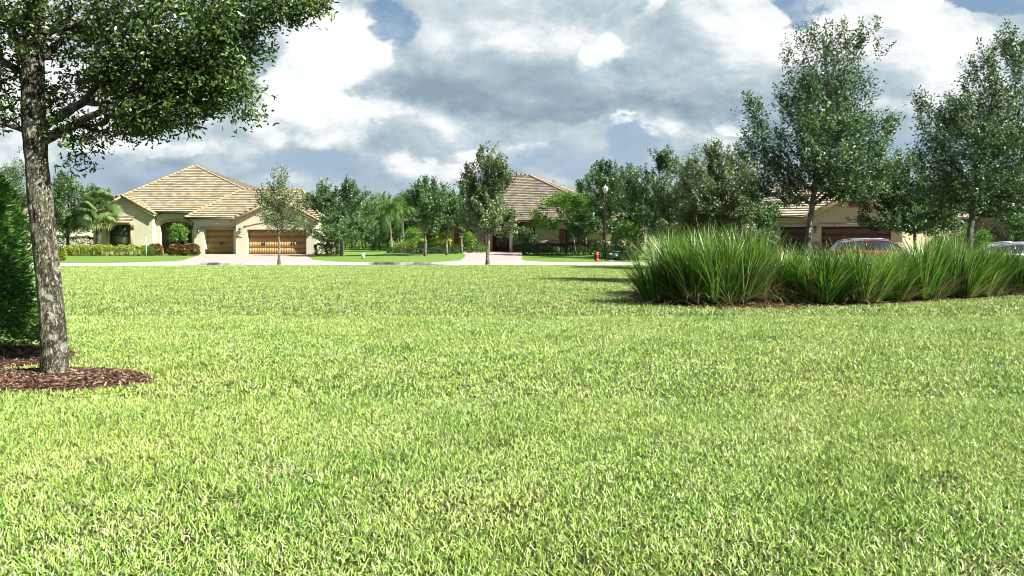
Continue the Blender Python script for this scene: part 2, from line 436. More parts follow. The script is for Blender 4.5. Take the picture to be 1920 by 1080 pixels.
def blades(name, y0, y1, dens, L, Wd, seg):
    area = .70*(y1*y1-y0*y0) + 5.*(y1-y0)
    n = int(area*dens)
    yy = rng.uniform(y0, y1, n*2)
    keep = rng.uniform(0, 1, n*2) < (1.4*yy+5.)/(1.4*y1+5.)
    yy = yy[keep][:n]; n = len(yy)
    xx = rng.uniform(-1, 1, n)*(.70*yy+2.5)
    ok = ~in_poly(xx, yy, BED) & ~in_poly(xx, yy, RING1) & ~in_poly(xx, yy, RING2) & (yy < 40.5-.0026*np.minimum(xx*xx, 1600))
    bare = lown(xx*1.0, yy*1.0, 5.5, 1.) * lown(xx, yy, 2.1, 4.)
    ok &= rng.uniform(0, 1, n) > np.clip(bare*1.1, 0, .7)
    xx, yy = xx[ok], yy[ok]; n = len(xx)
    g = lown(xx, yy, 1.7) ; g2 = lown(xx, yy, 6.3, 2.)
    az = rng.uniform(0, 2*PI, n)
    lean = np.clip(rng.normal(.78, .42, n), .05, 1.5)
    ln = L*rng.uniform(.55, 1.25, n)*(1+.22*g+.2*g2)
    wd = Wd*rng.uniform(.7, 1.25, n)
    d = np.stack([np.cos(az)*np.sin(lean), np.sin(az)*np.sin(lean), np.cos(lean)], 1)
    tw = az + PI/2 + rng.normal(0, .9, n)
    s = np.stack([np.cos(tw), np.sin(tw), rng.normal(0,.35,n)], 1); s = unit(s - d*np.sum(s*d,1,keepdims=True))
    root = np.stack([xx, yy, rng.uniform(-.004, .012, n)], 1)
    tipd = unit(d + np.stack([np.cos(az), np.sin(az), -.7*np.ones(n)], 1)*rng.uniform(.0, .38, (n,1)))
    mid = root + d*(ln*.55)[:,None]; tip = mid + tipd*(ln*.5)[:,None]
    hw = (wd*.5)[:,None]
    tint = rng.uniform(.14, 1, n)**1.15*.84 + .10 - .16*np.clip(g, -.6, 1) + .08*g2
    straw = rng.uniform(0, 1, n) < (.15 + .26*np.clip(lown(xx, yy, 3.3, 5.), 0, 1)*np.clip(lown(xx, yy, .9, 2.)+.4, 0, 1) - .05*g)
    tint = np.clip(tint, .15, .98); tint[straw] = rng.uniform(0, .09, straw.sum())
    if seg == 2:
        V = np.stack([root-s*hw*.8, root+s*hw*.8, mid+s*hw, mid-s*hw, tip], 1).reshape(-1, 3)
        b = np.arange(n)[:,None]*5
        Fq = b + np.array([[0,1,2,3]]); Ft = b + np.array([[3,2,4]]); k = 5
        Fs = [Fq, Ft]
    else:
        V = np.stack([root-s*hw, root+s*hw, tip], 1).reshape(-1, 3)
        Fs = [np.arange(n)[:,None]*3 + np.array([[0,1,2]])]; k = 3
    o = mk(name, V, Fs, lawn_blade, attrs={'tint': np.repeat(tint, k)})
    return o
def blade_stuff():
    a = blades('lawn_grass', 1.9, 7.5, 6800, .041, .0058, 2)
    b = blades('tmp', 7.5, 15., 2600, .046, .0088, 2)
    c = blades('tmp', 15., 40.5, 640, .055, .017, 1)
    for o in (b, c):      # one object for the whole uncountable lawn
        pass
    me = join_meshes([a, b, c])
    return me
def join_meshes(objs):
    Vs, Ls, Ts, As = [], [], [], []; off = 0
    for o in objs:
        me = o.data
        v = np.empty(len(me.vertices)*3, np.float32); me.vertices.foreach_get('co', v)
        l = np.empty(len(me.loops), np.int32); me.loops.foreach_get('vertex_index', l)
        t = np.empty(len(me.polygons), np.int32); me.polygons.foreach_get('loop_total', t)
        a = np.empty(len(me.vertices), np.float32); me.attributes['tint'].data.foreach_get('value', a)
        Vs.append(v); Ls.append(l+off); Ts.append(t); As.append(a); off += len(me.vertices)
    v, l, t, a = map(np.concatenate, (Vs, Ls, Ts, As))
    me = bpy.data.meshes.new('lawn_grass')
    me.vertices.add(len(v)//3); me.vertices.foreach_set('co', v)
    me.loops.add(len(l)); me.loops.foreach_set('vertex_index', l)
    st = np.concatenate([[0], np.cumsum(t)[:-1]]).astype(np.int32)
    me.polygons.add(len(t)); me.polygons.foreach_set('loop_start', st)
    me.update(calc_edges=True)
    at = me.attributes.new('tint', 'FLOAT', 'POINT'); at.data.foreach_set('value', a)
    me.materials.append(objs[0].data.materials[0])
    first = objs[0]; old = [o.data for o in objs]
    first.data = me
    for o in objs[1:]: bpy.data.objects.remove(o)
    for m in old: bpy.data.meshes.remove(m)
    return first
tag(blade_stuff(), 'short bright green St Augustine lawn grass with straw bits', 'grass', kind='stuff')

# mulch
def mulch(name, P, h, nchip, label, big=1., zone=None):
    cx = sum(p[0] for p in P)/len(P); cy = sum(p[1] for p in P)/len(P)
    V = []; Fs = []; n = len(P); fr = [1., .9, .7, .4]
    hs = [-.02, h*.55, h*.9, h]
    for f, z in zip(fr, hs):
        for (x, y) in P: V.append((cx+(x-cx)*f, cy+(y-cy)*f, z))
    V.append((cx, cy, h))
    for k in range(3):
        for i in range(n):
            j = (i+1)%n; Fs.append([k*n+i, k*n+j, (k+1)*n+j, (k+1)*n+i])
    for i in range(n): Fs.append([3*n+i, 3*n+(i+1)%n, 4*n])
    root = empty(name, (0,0,0)); tag(root, label, 'mulch', kind='stuff')
    mk('mulch_bed', V, Fs, mulch_soil, root, smooth=True)
    xs_ = [p[0] for p in P]; ys_ = [p[1] for p in P]
    m = nchip*3
    zx0, zx1, zy0, zy1 = zone or (min(xs_)-.05, max(xs_)+.05, min(ys_)-.05, max(ys_)+.05)
    x = rng.uniform(zx0, zx1, m); y = rng.uniform(zy0, zy1, m)
    P2 = [(cx+(a-cx)*1.06, cy+(b-cy)*1.06) for a, b in P]
    ok = in_poly(x, y, P2); x = x[ok][:nchip]; y = y[ok][:nchip]; m = len(x)
    # height: nearness to rim
    ins = np.zeros(m)
    for f, z in ((.97, .25), (.9, .55), (.7, .9), (.4, 1.)):
        Pf = [(cx+(a-cx)*f, cy+(b-cy)*f) for a, b in P]
        ins = np.where(in_poly(x, y, Pf), z, ins)
    c = np.stack([x, y, ins*h + rng.uniform(.0, .03, m)], 1)
    d = rand_unit(m); d[:,2] *= .35; d = unit(d)
    s = rand_unit(m); s = unit(s - d*np.sum(s*d,1,keepdims=True)); s[:,2] *= .5
    L = rng.uniform(.02, .075, m)[:,None]*big; w = rng.uniform(.006, .02, m)[:,None]*big
    V = np.stack([c-d*L*.5-s*w*.4, c-d*L*.5+s*w*.5, c+d*L*.5+s*w*.4, c+d*L*.5-s*w*.3], 1).reshape(-1,3)
    mk('mulch_chips', V, np.arange(m)[:,None]*4+np.array([[0,1,2,3]]), mulch_chip, root, attrs={'tint': np.repeat(rng.uniform(0,1,m)**1.3, 4)})
mulch('bark_mulch', RING1, .07, 9000, 'red brown bark mulch ringed around the foot of the near tree')
mulch('bark_mulch', RING2, .05, 6000, 'bark mulch under the tall clipped evergreen at the far left')
mulch('bark_mulch', BED, .10, 11000, 'bark mulch bed under the long row of ornamental grass clumps', 1.7, (3., 16., 16.5, 22.))

# ---------------------------------------------------------------- leaves and trees
def leaves(c, d, n, L, w, k=4, curl=.12):
    s = unit(np.cross(d, n)); nn = unit(np.cross(s, d)); L = L[:,None]; w = w[:,None]
    if k == 4:
        P = [c, c+d*L*.5+s*w*.5, c+d*L-nn*L*curl, c+d*L*.5-s*w*.5]
    else:
        P = [c, c+d*L*.3+s*w*.42, c+d*L*.68+s*w*.46-nn*L*curl*.3, c+d*L-nn*L*curl, c+d*L*.68-s*w*.46-nn*L*curl*.3, c+d*L*.3-s*w*.42]
    V = np.stack(P, 1).reshape(-1, 3)
    return V, np.arange(len(c))[:,None]*k + np.arange(k)[None,:]

def leaf_obj(name, c, d, n, L, w, mat, parent, k=4, tint=None, curl=.12):
    V, Fs = leaves(c, d, n, L, w, k, curl)
    if tint is None: tint = rng.uniform(0, 1, len(c))
    return mk(name, V, Fs, mat, parent, attrs={'tint': np.repeat(tint, k)})

def sprays(C, axis_xy, zc, nleaf, L, w, slen, sig, up=.7, rnd=.7, face=.55):
    """leaves set along short twigs at the cluster centres C"""
    m = len(C); per = max(1, nleaf//m)
    out = C - np.stack([np.full(m, axis_xy[0]), np.full(m, axis_xy[1]), np.full(m, zc)], 1)
    out = unit(out); out[:,2] = out[:,2]*.5
    D = unit(out + np.array([0,0,up]) + rand_unit(m)*rnd)
    idx = np.repeat(np.arange(m), per); N = len(idx)
    sc = rng.uniform(.6, 1.3, m)[idx]
    t = rng.uniform(-.55, .6, N)*slen*sc
    taper = (1.15 - np.abs(t/(slen*sc)))
    c = C[idx] + D[idx]*t[:,None] + rng.normal(size=(N,3))*(sig*sc*taper)[:,None]
    d = unit(D[idx]*.6 + rand_unit(N)*.9 + np.array([0,0,-.1]))
    n = unit(rand_unit(N)*.9 + np.array([0,0,.45]) + out[idx]*face)
    ctint = rng.uniform(0, 1, m)[idx]
    tint = np.clip(.55*ctint + .45*rng.uniform(0, 1, N) + np.where(t > .3*slen, .08, 0), 0, 1)
    return c, d, n, L*rng.uniform(.65, 1.2, N), w*rng.uniform(.7, 1.2, N), tint, D

def skeleton(trunk, trad, C, fork_z, limbs=(), rtip=.006, step=.35, zpen=1.3):
    P = [Vector(p) for p in trunk]; pos = []; par = []; pl = []; rad0 = []
    for i, p in enumerate(P):
        pos.append(tuple(p)); par.append(i-1); pl.append(0 if i == 0 else pl[-1]+(P[i]-P[i-1]).length*.5); rad0.append(trad[i])
    nt = len(pos)
    for pts, r0, r1 in limbs:
        b = min(range(nt), key=lambda i: (Vector(pos[i])-Vector(pts[0])).length)
        prev = b
        for j, q in enumerate(pts):
            pos.append(tuple(q)); par.append(prev); prev = len(pos)-1
            pl.append(pl[par[-1]]+(Vector(q)-Vector(pos[par[-1]])).length*.5)
            rad0.append(r0+(r1-r0)*j/max(1,len(pts)-1))
    A = np.array(pos); PL = np.array(pl)
    ax = A[:nt]
    o = np.argsort(np.min(np.linalg.norm(C[:,None,:]-A[None,:,:], axis=2), axis=1))
    allow = A[:,2] >= fork_z
    allow[nt:] = True
    rnd_ = random.Random(len(C))
    A = list(map(tuple, A)); PL = list(PL); allow = list(allow)
    arrA = np.array(A); arrP = np.array(PL); arrK = np.array(allow)
    ends = [None]*len(C)
    for ci in o:
        c = C[ci]
        dv = arrA - c
        dist = np.linalg.norm(dv, axis=1); hd = np.linalg.norm(dv[:,:2], axis=1)
        cost = dist + .30*arrP + np.maximum(0, dv[:,2] + .45*hd)*zpen + np.where(arrK, 0, 99)
        b = int(np.argmin(cost))
        k = max(1, int(math.ceil(dist[b]/step)))
        p0 = Vector(arrA[b]); p1 = Vector(c); prev = b
        newp, newl = [], []
        bow = Vector((rnd_.gauss(0,.06), rnd_.gauss(0,.06), -.10))*dist[b]
        for j in range(1, k+1):
            f = j/k; q = p0.lerp(p1, f) + bow*math.sin(PI*f)
            newp.append(tuple(q)); par.append(prev); prev = len(arrA)+len(newp)-1
            newl.append(arrP[b]+dist[b]*f)
            rad0.append(0)
        arrA = np.vstack([arrA, newp]); arrP = np.concatenate([arrP, newl]); arrK = np.concatenate([arrK, np.ones(len(newp), bool)])
        ends[ci] = prev
    cnt = np.zeros(len(arrA)); 
    for e in ends: cnt[e] += 1
    for i in range(len(arrA)-1, -1, -1):
        if par[i] >= 0: cnt[par[i]] += cnt[i]
    rad = rtip*np.maximum(cnt, 1)**.48
    for i in range(len(rad)):
        if rad0[i] > 0: rad[i] = rad0[i]
        elif par[i] >= 0: rad[i] = min(rad[i], rad[par[i]]*.85)
    return arrA, par, rad, nt

def branch_mesh(mb, A, par, rad, nt, sides=5, rmin=.0):
    for i in range(len(A)):
        p = par[i]
        if i < nt or p < 0 or rad[i] < rmin: continue
        a = Vector(A[p]); b = Vector(A[i])
        if (b-a).length < 1e-4: continue
        r0 = min(rad[p], rad[i]*1.35) if p < nt else rad[i]*1.3
        mb.tube([a, b], [r0, rad[i]], sides if rad[i] > .012 else 3, cap=False)

def egg(n, zb, zt, rx, ry=None, low=.35, seed=0, lump=.22, tips=5, cx=0., lean=0.):
    """cluster centres filling an uneven crown: lobes round a leader, and leaders sticking out at the top"""
    r_ = np.random.default_rng(seed); ry = ry or rx; H = zt-zb
    lob = []
    for i in range(11):
        a = i*2.4+r_.uniform(-.4,.4); h = r_.uniform(.05,.72); rr = r_.uniform(.45,.72)
        prof = math.sin(PI*min(1,(h*.78+.16))**.8)**.8
        lob.append((cx+lean*h*H+rx*rr*prof*math.cos(a), ry*rr*prof*math.sin(a), zb+H*h, rx*r_.uniform(.26,.42), H*r_.uniform(.10,.17)))
    for i in range(3):
        lob.append((cx+lean*H*(.3+.25*i)+r_.normal(0,rx*.08), r_.normal(0,rx*.08), zb+H*(.25+.22*i), rx*(.46-.1*i), H*.18))
    for i in range(tips):
        a = r_.uniform(0, 2*PI); rr = r_.uniform(0,.5)
        lob.append((cx+lean*H*.9+rx*rr*math.cos(a), ry*rr*math.sin(a), zt-H*(.08+.30*rr), rx*r_.uniform(.09,.16), H*r_.uniform(.09,.14)))
    w = np.array([l[3]**2*l[4] for l in lob])**.72; w /= w.sum()
    C = []
    for i in r_.choice(len(lob), n, p=w):
        l = lob[i]; v = r_.normal(size=3); v /= np.linalg.norm(v); v *= r_.uniform(.25,1)**.5
        C.append((l[0]+v[0]*l[3], l[1]+v[1]*l[3], l[2]+v[2]*l[4]))
    return np.array(C)

def trunk_line(h, lean=(0,0), wob=.04, step=.4, seed=0):
    n = max(3, int(h/step)); r_ = random.Random(seed); a, b = r_.uniform(0,6), r_.uniform(0,6)
    return [(lean[0]*(i/n)**1.9 + wob*math.sin(a+i*.7)*min(1,i/3), lean[1]*i/n + wob*math.sin(b+i*.6)*min(1,i/3), h*i/n) for i in range(n+1)]

def tree(name, label, loc, h, crown, fork, r0, C=None, nleaf=8000, nclus=220, L=.13, w=.065, leaf=None, bark=None, slen=.6, sig=.13,
         seed=0, group=None, low=.35, lean=(0,0), cat='tree', limbs=(), tips=5, up=.7, rtip=.008, k=4, rmin=.004, leafname='crown'):
    """crown = (z_bottom, half width)"""
    rt = empty(name, loc, 0, label, cat, group)
    if C is None: C = egg(nclus, crown[0], h, crown[1], seed=seed, tips=tips, lean=lean[0]/h)
    T = trunk_line(h*.86, (lean[0]*.86, lean[1]*.86), .05, .4, seed)
    tr = [r0*(1.25 if i == 0 else 1)*(1-.93*(p[2]/(h*.86))**1.0) + .004 for i, p in enumerate(T)]
    A, par, rad, nt = skeleton(T, tr, C, fork, limbs, rtip)
    mb = MB(); mb.tube(T, tr, 9); branch_mesh(mb, A, par, rad, nt, 5, rmin)
    mb.build('trunk', bark or bark_far, rt, True)
    zc = crown[0]+.3*(h-crown[0])
    c, d, n, LL, ww, tint, D = sprays(C, (lean[0]*.5, 0), zc, nleaf, L, w, slen, sig, up)
    leaf_obj(leafname, c, d, n, LL, ww, leaf or oak_leaf_far, rt, k, tint)
    return rt

def copy_tree(o, loc, rz, s, label=None, group=None):
    c = o.copy(); col.objects.link(c); c.location = loc; c.rotation_euler = (0,0,rz)
    c.scale = (s, s, s) if not hasattr(s, '__len__') else s
    if label: c['label'] = label
    if group: c['group'] = group
    elif 'group' in c: del c['group']
    for ch in o.children:
        q = ch.copy(); col.objects.link(q); q.parent = c
        for g in ch.children:
            z = g.copy(); col.objects.link(z); z.parent = q
    return c

# --- near tree, left
def near_tree():
    D0 = 8.53; s = D0/F0
    bx, by = T1
    rt = empty('oak_tree', (bx, by, 0), 0, 'large oak with lichen spotted bark rising from a mulch ring at the left', 'tree')
    def q(px, py, dy=0.):
        return ((px-103)*s, dy, CH-(py-HZ)*s)
    prof = [(722,103,33),(712,103,28),(700,103,25.5),(690,102,25),(660,101,24),(600,97,23),(550,93,22.5),(500,88,22.5),(450,83,22),(400,77,22),(375,75,23),(350,72,21.5),(300,68,21),(262,66,22.5),(245,65,23.5),(225,63,22),(180,62,21),(130,62,20.5),(60,62,19),(0,60,17),(-80,62,14),(-160,58,11),(-260,64,8),(-340,60,4)]
    T = [q(px, py) for py, px, w in prof]
    # dense resample
    zs = np.array([p[2] for p in T]); xs_ = np.array([p[0] for p in T]); ws = np.array([w*s*.96 for _,_,w in prof])
    zz = np.concatenate([np.linspace(zs[0], 3.5, 230), np.linspace(3.55, zs[-1], 30)])
    xi = np.interp(zz, zs, xs_); wi = np.interp(zz, zs, ws); n = 72
    V = []
    for x, z, w in zip(xi, zz, wi):
        for k in range(n):
            a = 2*PI*k/n
            p = Vector((math.cos(a)*w*9 + 3, math.sin(a)*w*9, z*2.1))
            f = mnoise.fractal(p*1.0, 1.0, 2.0, 5)
            rg = 1-abs(mnoise.noise(Vector((math.cos(a)*w*26, math.sin(a)*w*26, z*5.5))))*2
            g = mnoise.noise(Vector((math.cos(a)*1.3+5, math.sin(a)*1.3, z*1.1)))
            r = w*(1 + .05*f + .07*g) + .010*max(-1., rg) - .010
            # a healed knot on the right side
            kz = (z-(CH-(378-HZ)*s))/.07; ka = (a if a < PI else a-2*PI)+.3
            r += .035*math.exp(-kz*kz-(ka/.45)**2) - .04*math.exp(-(kz*2)**2-((ka)/.2)**2)
            V.append((x+math.cos(a)*r, math.sin(a)*r, z))
    Fs = [[i*n+k, i*n+(k+1)%n, (i+1)*n+(k+1)%n, (i+1)*n+k] for i in range(len(zz)-1) for k in range(n)]
    mbT = MB(); mbT.add(V, Fs)
    limbs = [
        ([q(78,264),q(100,256,-.02),q(125,247,-.06),q(150,238,-.12),q(180,226,-.2),q(215,214,-.25),(q(262,200,-.3))], .066, .028),
        ([q(76,236,.02),q(95,222,.05),q(118,207,.08),q(145,190,.1),q(160,170,.12),q(185,140,.1),q(220,108,.1),q(262,85,.1)], .060, .022),
        ([q(56,247),q(38,241,-.05),q(15,233,-.1),q(-20,222,-.2),q(-70,200,-.3)], .036, .018),
        ([q(48,160,.03),q(30,138,.1),q(8,120,.15),q(-30,100,.3),q(-90,70,.4)], .055, .022),
        ([q(58,95,-.02),q(44,60,-.25),q(20,30,-.5),q(-10,0,-.8)], .04, .018),
        ([q(70,110,.02),q(95,70,.2),q(130,20,.5),q(190,-40,.8)], .045, .02),
        ([q(66,30),q(100,0,-.3),q(170,-30,-.6),q(260,-60,-.9)], .04, .018),
        ([q(66,60),q(130,50,0),q(230,35,0),q(340,20,-.05),q(450,8,-.1)], .045, .016),
    ]
    lob = [ # px, py, rx, ry, dy, depth, clusters
        (330,50,170,85,-.1,.7,330),(270,140,130,62,.1,.6,230),(370,150,85,60,0,.4,170),(432,165,58,60,-.1,.3,85),(300,205,105,40,0,.5,150),(215,200,55,40,.45,.3,46),
        (440,60,60,60,0,.4,90),(530,18,75,26,0,.3,80),(590,4,35,12,0,.2,18),(130,40,95,75,.25,.5,90),(130,140,60,40,.5,.35,30),(15,40,90,80,.2,.7,90),(10,165,45,60,.1,.5,34),(15,215,28,22,0,.3,9),(150,245,50,22,0,.3,26),
        (148,285,14,20,0,.1,5),(143,318,8,10,0,.1,3),(250,240,55,18,0,.2,20),(470,222,22,10,0,.1,7),(476,110,14,12,0,.1,5),
        (75,40,40,80,-.4,.25,34),(75,180,30,45,.2,.2,24),
        (200,-130,330,110,0,1.6,330),(-160,20,150,180,0,1.3,150),(60,-280,260,110,0,1.3,200),(-120,-160,160,120,.3,1.3,100),(160,0,200,110,1.7,.6,60),(100,-40,220,120,-1.8,.7,110)]
    C = []
    for px, py, rx, ry, dy, dep, m in lob:
        v = rng.normal(size=(m,3)); v /= np.linalg.norm(v,axis=1,keepdims=True); v *= rng.uniform(.05,1,(m,1))**.42
        for a in v:
            C.append(q(px+a[0]*rx, py+a[2]*ry, dy+a[1]*dep))
    C = np.array(C)
    # keep the lower left of the trunk airy, as in the photo
    TT = [T[i] for i in range(10, len(T))]; TR = [prof[i][2]*s for i in range(10, len(T))]
    A, par, rad, nt = skeleton(TT, TR, C, 2.6, limbs, .0032, .22, 1.0)
    mb = MB()
    # limbs as continuous tapered tubes
    for pts, r0, r1 in limbs:
        m = len(pts); P = []; Rr = []
        start = Vector(pts[0]); P.append(tuple(start - (Vector(pts[1])-start).normalized()*.07)); Rr.append(r0*1.15)
        for i in range(m-1):
            for f in (0,.33,.66):
                p = Vector(pts[i]).lerp(Vector(pts[i+1]), f); P.append(tuple(p+Vector((0,random.gauss(0,.004),random.gauss(0,.006))))); Rr.append((r0+(r1-r0)*(i+f)/(m-1))*random.uniform(.94,1.07)*(1.25 if i==0 and f==0 else 1))
        mb.tube(P, Rr, 12)
    nl = nt + sum(len(l[0]) for l in limbs)
    branch_mesh(mb, A, par, rad, nl, 6, .0016)
    mbT.add(mb.v, mb.f)
    mbT.build('trunk', bark_near, rt, True)
    c, d, n, LL, ww, tint, Dd = sprays(C, (q(60,0)[0], 0), q(0,150)[2], 56000, .064, .025, .38, .042, .35, .9, .3)
    leaf_obj('crown', c, d, n, LL, ww, oak_leaf, rt, 6, tint)
near_tree()

# --- tall clipped evergreen at far left
def foliage_column(name, label, loc, rx, ry, h, n, L, w, mat, cat='shrub', stemr=.05, pointy=.55, group=None, zb=.05, bark=None, ta=.80, tb=.17):
    rt = empty(name, loc, 0, label, cat, group)
    a = rng.uniform(0, 2*PI, n); t = rng.uniform(0, 1, n)
    pr = np.clip(np.sin(PI*np.clip(t*ta+tb,0,1))**pointy, .05, 1)
    lum = 1 + .10*np.sin(3*a+9*t) + .09*np.sin(7*a-17*t) + .06*np.sin(13*a+31*t)
    rr = pr*lum*(1 - np.abs(rng.normal(0,.13,n)))
    c = np.stack([np.cos(a)*rx*rr, np.sin(a)*ry*rr, zb+t*(h-zb)], 1)
    out = unit(np.stack([np.cos(a), np.sin(a), (t-.4)*1.2+.5], 1))
    d = unit(out + rand_unit(n)*.75); nn = unit(rand_unit(n)+np.array([0,0,.4]))
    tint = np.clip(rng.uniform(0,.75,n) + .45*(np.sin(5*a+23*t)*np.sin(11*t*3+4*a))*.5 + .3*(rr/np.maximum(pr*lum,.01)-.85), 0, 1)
    leaf_obj('foliage', c, d, nn, L*rng.uniform(.6,1.2,n), w*rng.uniform(.7,1.2,n), mat, rt, 4, tint, .2)
    mb = MB(); mb.tube([(0,0,0),(0,0,h*.5),(0.02,0,h*.86)], [stemr, stemr*.7, .01], 7)
    for i in range(26):
        z = h*(.12+.7*i/26); an = i*2.4; r1 = .8*math.sin(PI*min(.97,z/h*ta+tb))**pointy
        mb.tube([(0,0,z),(math.cos(an)*rx*r1, math.sin(an)*ry*r1, z+.3*r1*rx)], [stemr*.3, .004], 4)
    mb.build('stem', bark or bark_dark, rt, True)
    return rt
foliage_column('evergreen_shrub', 'tall dense evergreen shrub cut off by the left edge of the photo', (-7.74, 10.35, 0), 1.14, 1.12, 2.85, 52000, .10, .019, yew_leaf, stemr=.05, pointy=.55, zb=.12, ta=.58, tb=.40)

# --- two large oaks in the grass bed
def px_clusters(lobs, pxb, d):
    C = []; s = d/F0
    for px, py, rx, ry, dy, dep, m in lobs:
        v = rng.normal(size=(m,3)); v /= np.linalg.norm(v,axis=1,keepdims=True); v *= rng.uniform(.03,1,(m,1))**.42
        for a in v: C.append(((px+a[0]*rx-pxb)*s, dy+a[1]*dep, CH-(py+a[2]*ry-HZ)*s))
    return np.array(C)
lobA = [(1530,120,30,70,0,.5,70),(1585,90,38,42,0,.4,46),(1615,70,18,20,0,.2,10),(1640,55,8,14,0,.1,4),(1650,92,20,7,0,.1,4),(1505,80,12,20,0,.2,8),(1548,68,14,14,0,.2,6),(1480,110,14,25,0,.3,10),
        (1500,190,42,60,0,.7,90),(1590,170,50,60,0,.7,110),(1540,250,75,55,-.2,1.,190),(1625,250,50,45,0,.7,90),(1670,245,18,18,0,.3,10),
        (1415,215,17,40,0,.3,28),(1405,185,7,18,0,.2,5),(1440,275,45,42,0,.6,80),(1400,290,18,18,0,.3,10),(1460,330,52,35,.2,.7,85),(1420,355,30,20,.2,.4,24),(1550,320,80,45,-.3,1.1,190),(1640,310,50,40,0,.8,90),(1590,355,60,22,-.2,.8,70),(1480,370,35,12,0,.5,22),(1540,200,60,60,.8,.4,60),(1540,280,70,60,-1.1,.4,70)]
C = px_clusters(lobA, 1515, 24.)
tree('oak_tree', 'tall broad oak behind the grass clumps, left of the brown double garage door', (X(1515,24.),24.,0), Z(60,24.), (Z(390,24.),2.), 2.3, .12, C=C, nleaf=44000, L=.10, w=.046, leaf=oak_leaf_mid, slen=.62, sig=.065, seed=11, up=1., rtip=.0055, lean=(.9,0), rmin=.003, bark=bark_far)
lobB = [(1885,80,20,28,0,.3,26),(1910,110,25,40,0,.4,40),(1850,120,28,32,0,.4,38),(1815,150,20,20,0,.3,14),(1870,180,45,45,0,.7,90),(1800,215,45,45,0,.7,90),(1735,205,16,35,0,.3,20),(1727,180,6,16,0,.1,5),(1760,250,35,35,0,.5,52),
        (1840,270,70,50,-.2,1.,180),(1755,300,38,35,0,.6,60),(1900,260,50,60,.2,.8,120),(1820,340,80,40,0,1.,150),(1900,345,50,45,0,.9,90),(1780,370,40,25,.3,.6,36),(1950,200,50,90,.2,.9,110),(1960,320,50,60,.2,.9,90),(1860,380,60,20,0,.7,50),(1850,230,50,50,.8,.4,50)]
C = px_clusters(lobB, 1817, 25.)
tree('oak_tree', 'tall oak at the right edge with its trunk between grass clumps', (X(1817,25.),25.,0), Z(70,25.), (Z(400,25.),2.), 2.4, .125, C=C, nleaf=43000, L=.10, w=.046, leaf=oak_leaf_mid, slen=.62, sig=.065, seed=12, up=1., rtip=.0055, lean=(1.1,0), rmin=.003, bark=bark_far)
# more trees of the park and its edge: label, px, d, ytop, ybot, half width px, kwargs
def ptree(label, px, d, yt, yb, hw, fork_py=None, **kw):
    h = Z(yt, d); zb = Z(yb, d)
    kw.setdefault('r0', .09)
    r0 = kw.pop('r0')
    off = kw.pop('off', 0)*d/F0; hw *= 1.15; kw['nleaf'] = int(kw['nleaf']*1.75); kw['L'] *= 1.12; kw['w'] *= 1.15; kw['nclus'] = int(kw['nclus']*1.2); kw['slen'] = .75; kw['sig'] = .085; kw['up'] = 1.
    return tree('oak_tree', label, (X(px,d), d, 0), h, (zb, hw*d/F0), Z(fork_py or yb+6, d), r0, lean=(off,0), **kw)
ptree('young slender oak on the kerb in front of the golden double garage door', 523, 41.3, 318, 436, 44, seed=21, nleaf=4000, nclus=170, L=.11, w=.048, leaf=sage_leaf, slen=.5, sig=.12, tips=6, r0=.075)
ptree('conical oak on the kerb in front of the dark arched entry door', 914, 41.2, 274, 432, 52, seed=22, nleaf=11500, nclus=320, L=.125, w=.06, slen=.5, sig=.12, tips=6, r0=.10, leaf=sage_leaf, up=.9)
ptree('small wide oak with a low fork between the two brick based garage bays', 1716, 37., 288, 440, 100, 452, seed=23, nleaf=17000, nclus=420, L=.12, w=.06, slen=.45, sig=.12, tips=5, r0=.10, off=-15)
ptree('grey green oak standing behind the tallest grass clumps', 1345, 35., 268, 448, 72, seed=34, nleaf=15500, nclus=360, L=.115, w=.052, leaf=sage_leaf, slen=.5, sig=.13, tips=7, r0=.09, up=.9)
ptree('oak beside the street lamp, its crown touching the bright green tree', 1133, 57., 302, 446, 64, seed=25, nleaf=10500, nclus=260, L=.15, w=.075, tips=5, r0=.11)
ptree('tall dark oak behind the street lamp on its right', 1235, 52., 282, 450, 74, seed=26, nleaf=12500, nclus=300, L=.145, w=.07, tips=7, r0=.12)
ptree('dark oak right of the golden garage beside the driveway', 641, 58., 334, 452, 66, seed=27, off=-14, nleaf=10500, nclus=260, L=.15, w=.075, tips=4, r0=.13)
ptree('dark oak on the lawn left of the yellow palm', 797, 57.5, 330, 442, 40, seed=28, nleaf=6500, nclus=190, L=.15, w=.075, tips=6, r0=.10, up=.9)
ptree('dark oak right behind the yellow palm with crown against the conical oak', 866, 66., 340, 440, 44, seed=29, nleaf=6500, nclus=190, L=.15, w=.075, tips=5, r0=.10)
ptree('bushy oak at the left beside the fan palm', 128, 62., 318, 452, 62, seed=30, nleaf=9500, nclus=260, L=.16, w=.08, tips=4, r0=.14, bark=bark_dark)
ptree('dark oak just behind the fan palm at the left', 190, 66., 345, 440, 44, seed=31, nleaf=5500, nclus=170, L=.16, w=.08, tips=3, r0=.12, bark=bark_dark)
ptree('thin leggy pale tree seen between the near trunk and the evergreen', 35, 40., 292, 430, 38, seed=32, nleaf=2600, nclus=120, L=.12, w=.05, leaf=sage_leaf, tips=6, r0=.07)
ptree('oak between the tall dark oak and the grey green oak', 1288, 49., 300, 448, 56, seed=35, nleaf=9000, nclus=230, L=.14, w=.065, tips=5, r0=.10, leaf=sage_leaf)
ptree('oak filling the gap left of the tan garage roof', 1405, 47., 312, 440, 48, seed=36, nleaf=7500, nclus=210, L=.14, w=.065, tips=4, r0=.10)
ptree('oak between the street lamp and the tall dark oak', 1182, 60., 305, 444, 50, seed=37, nleaf=8000, nclus=210, L=.15, w=.07, tips=5, r0=.11)
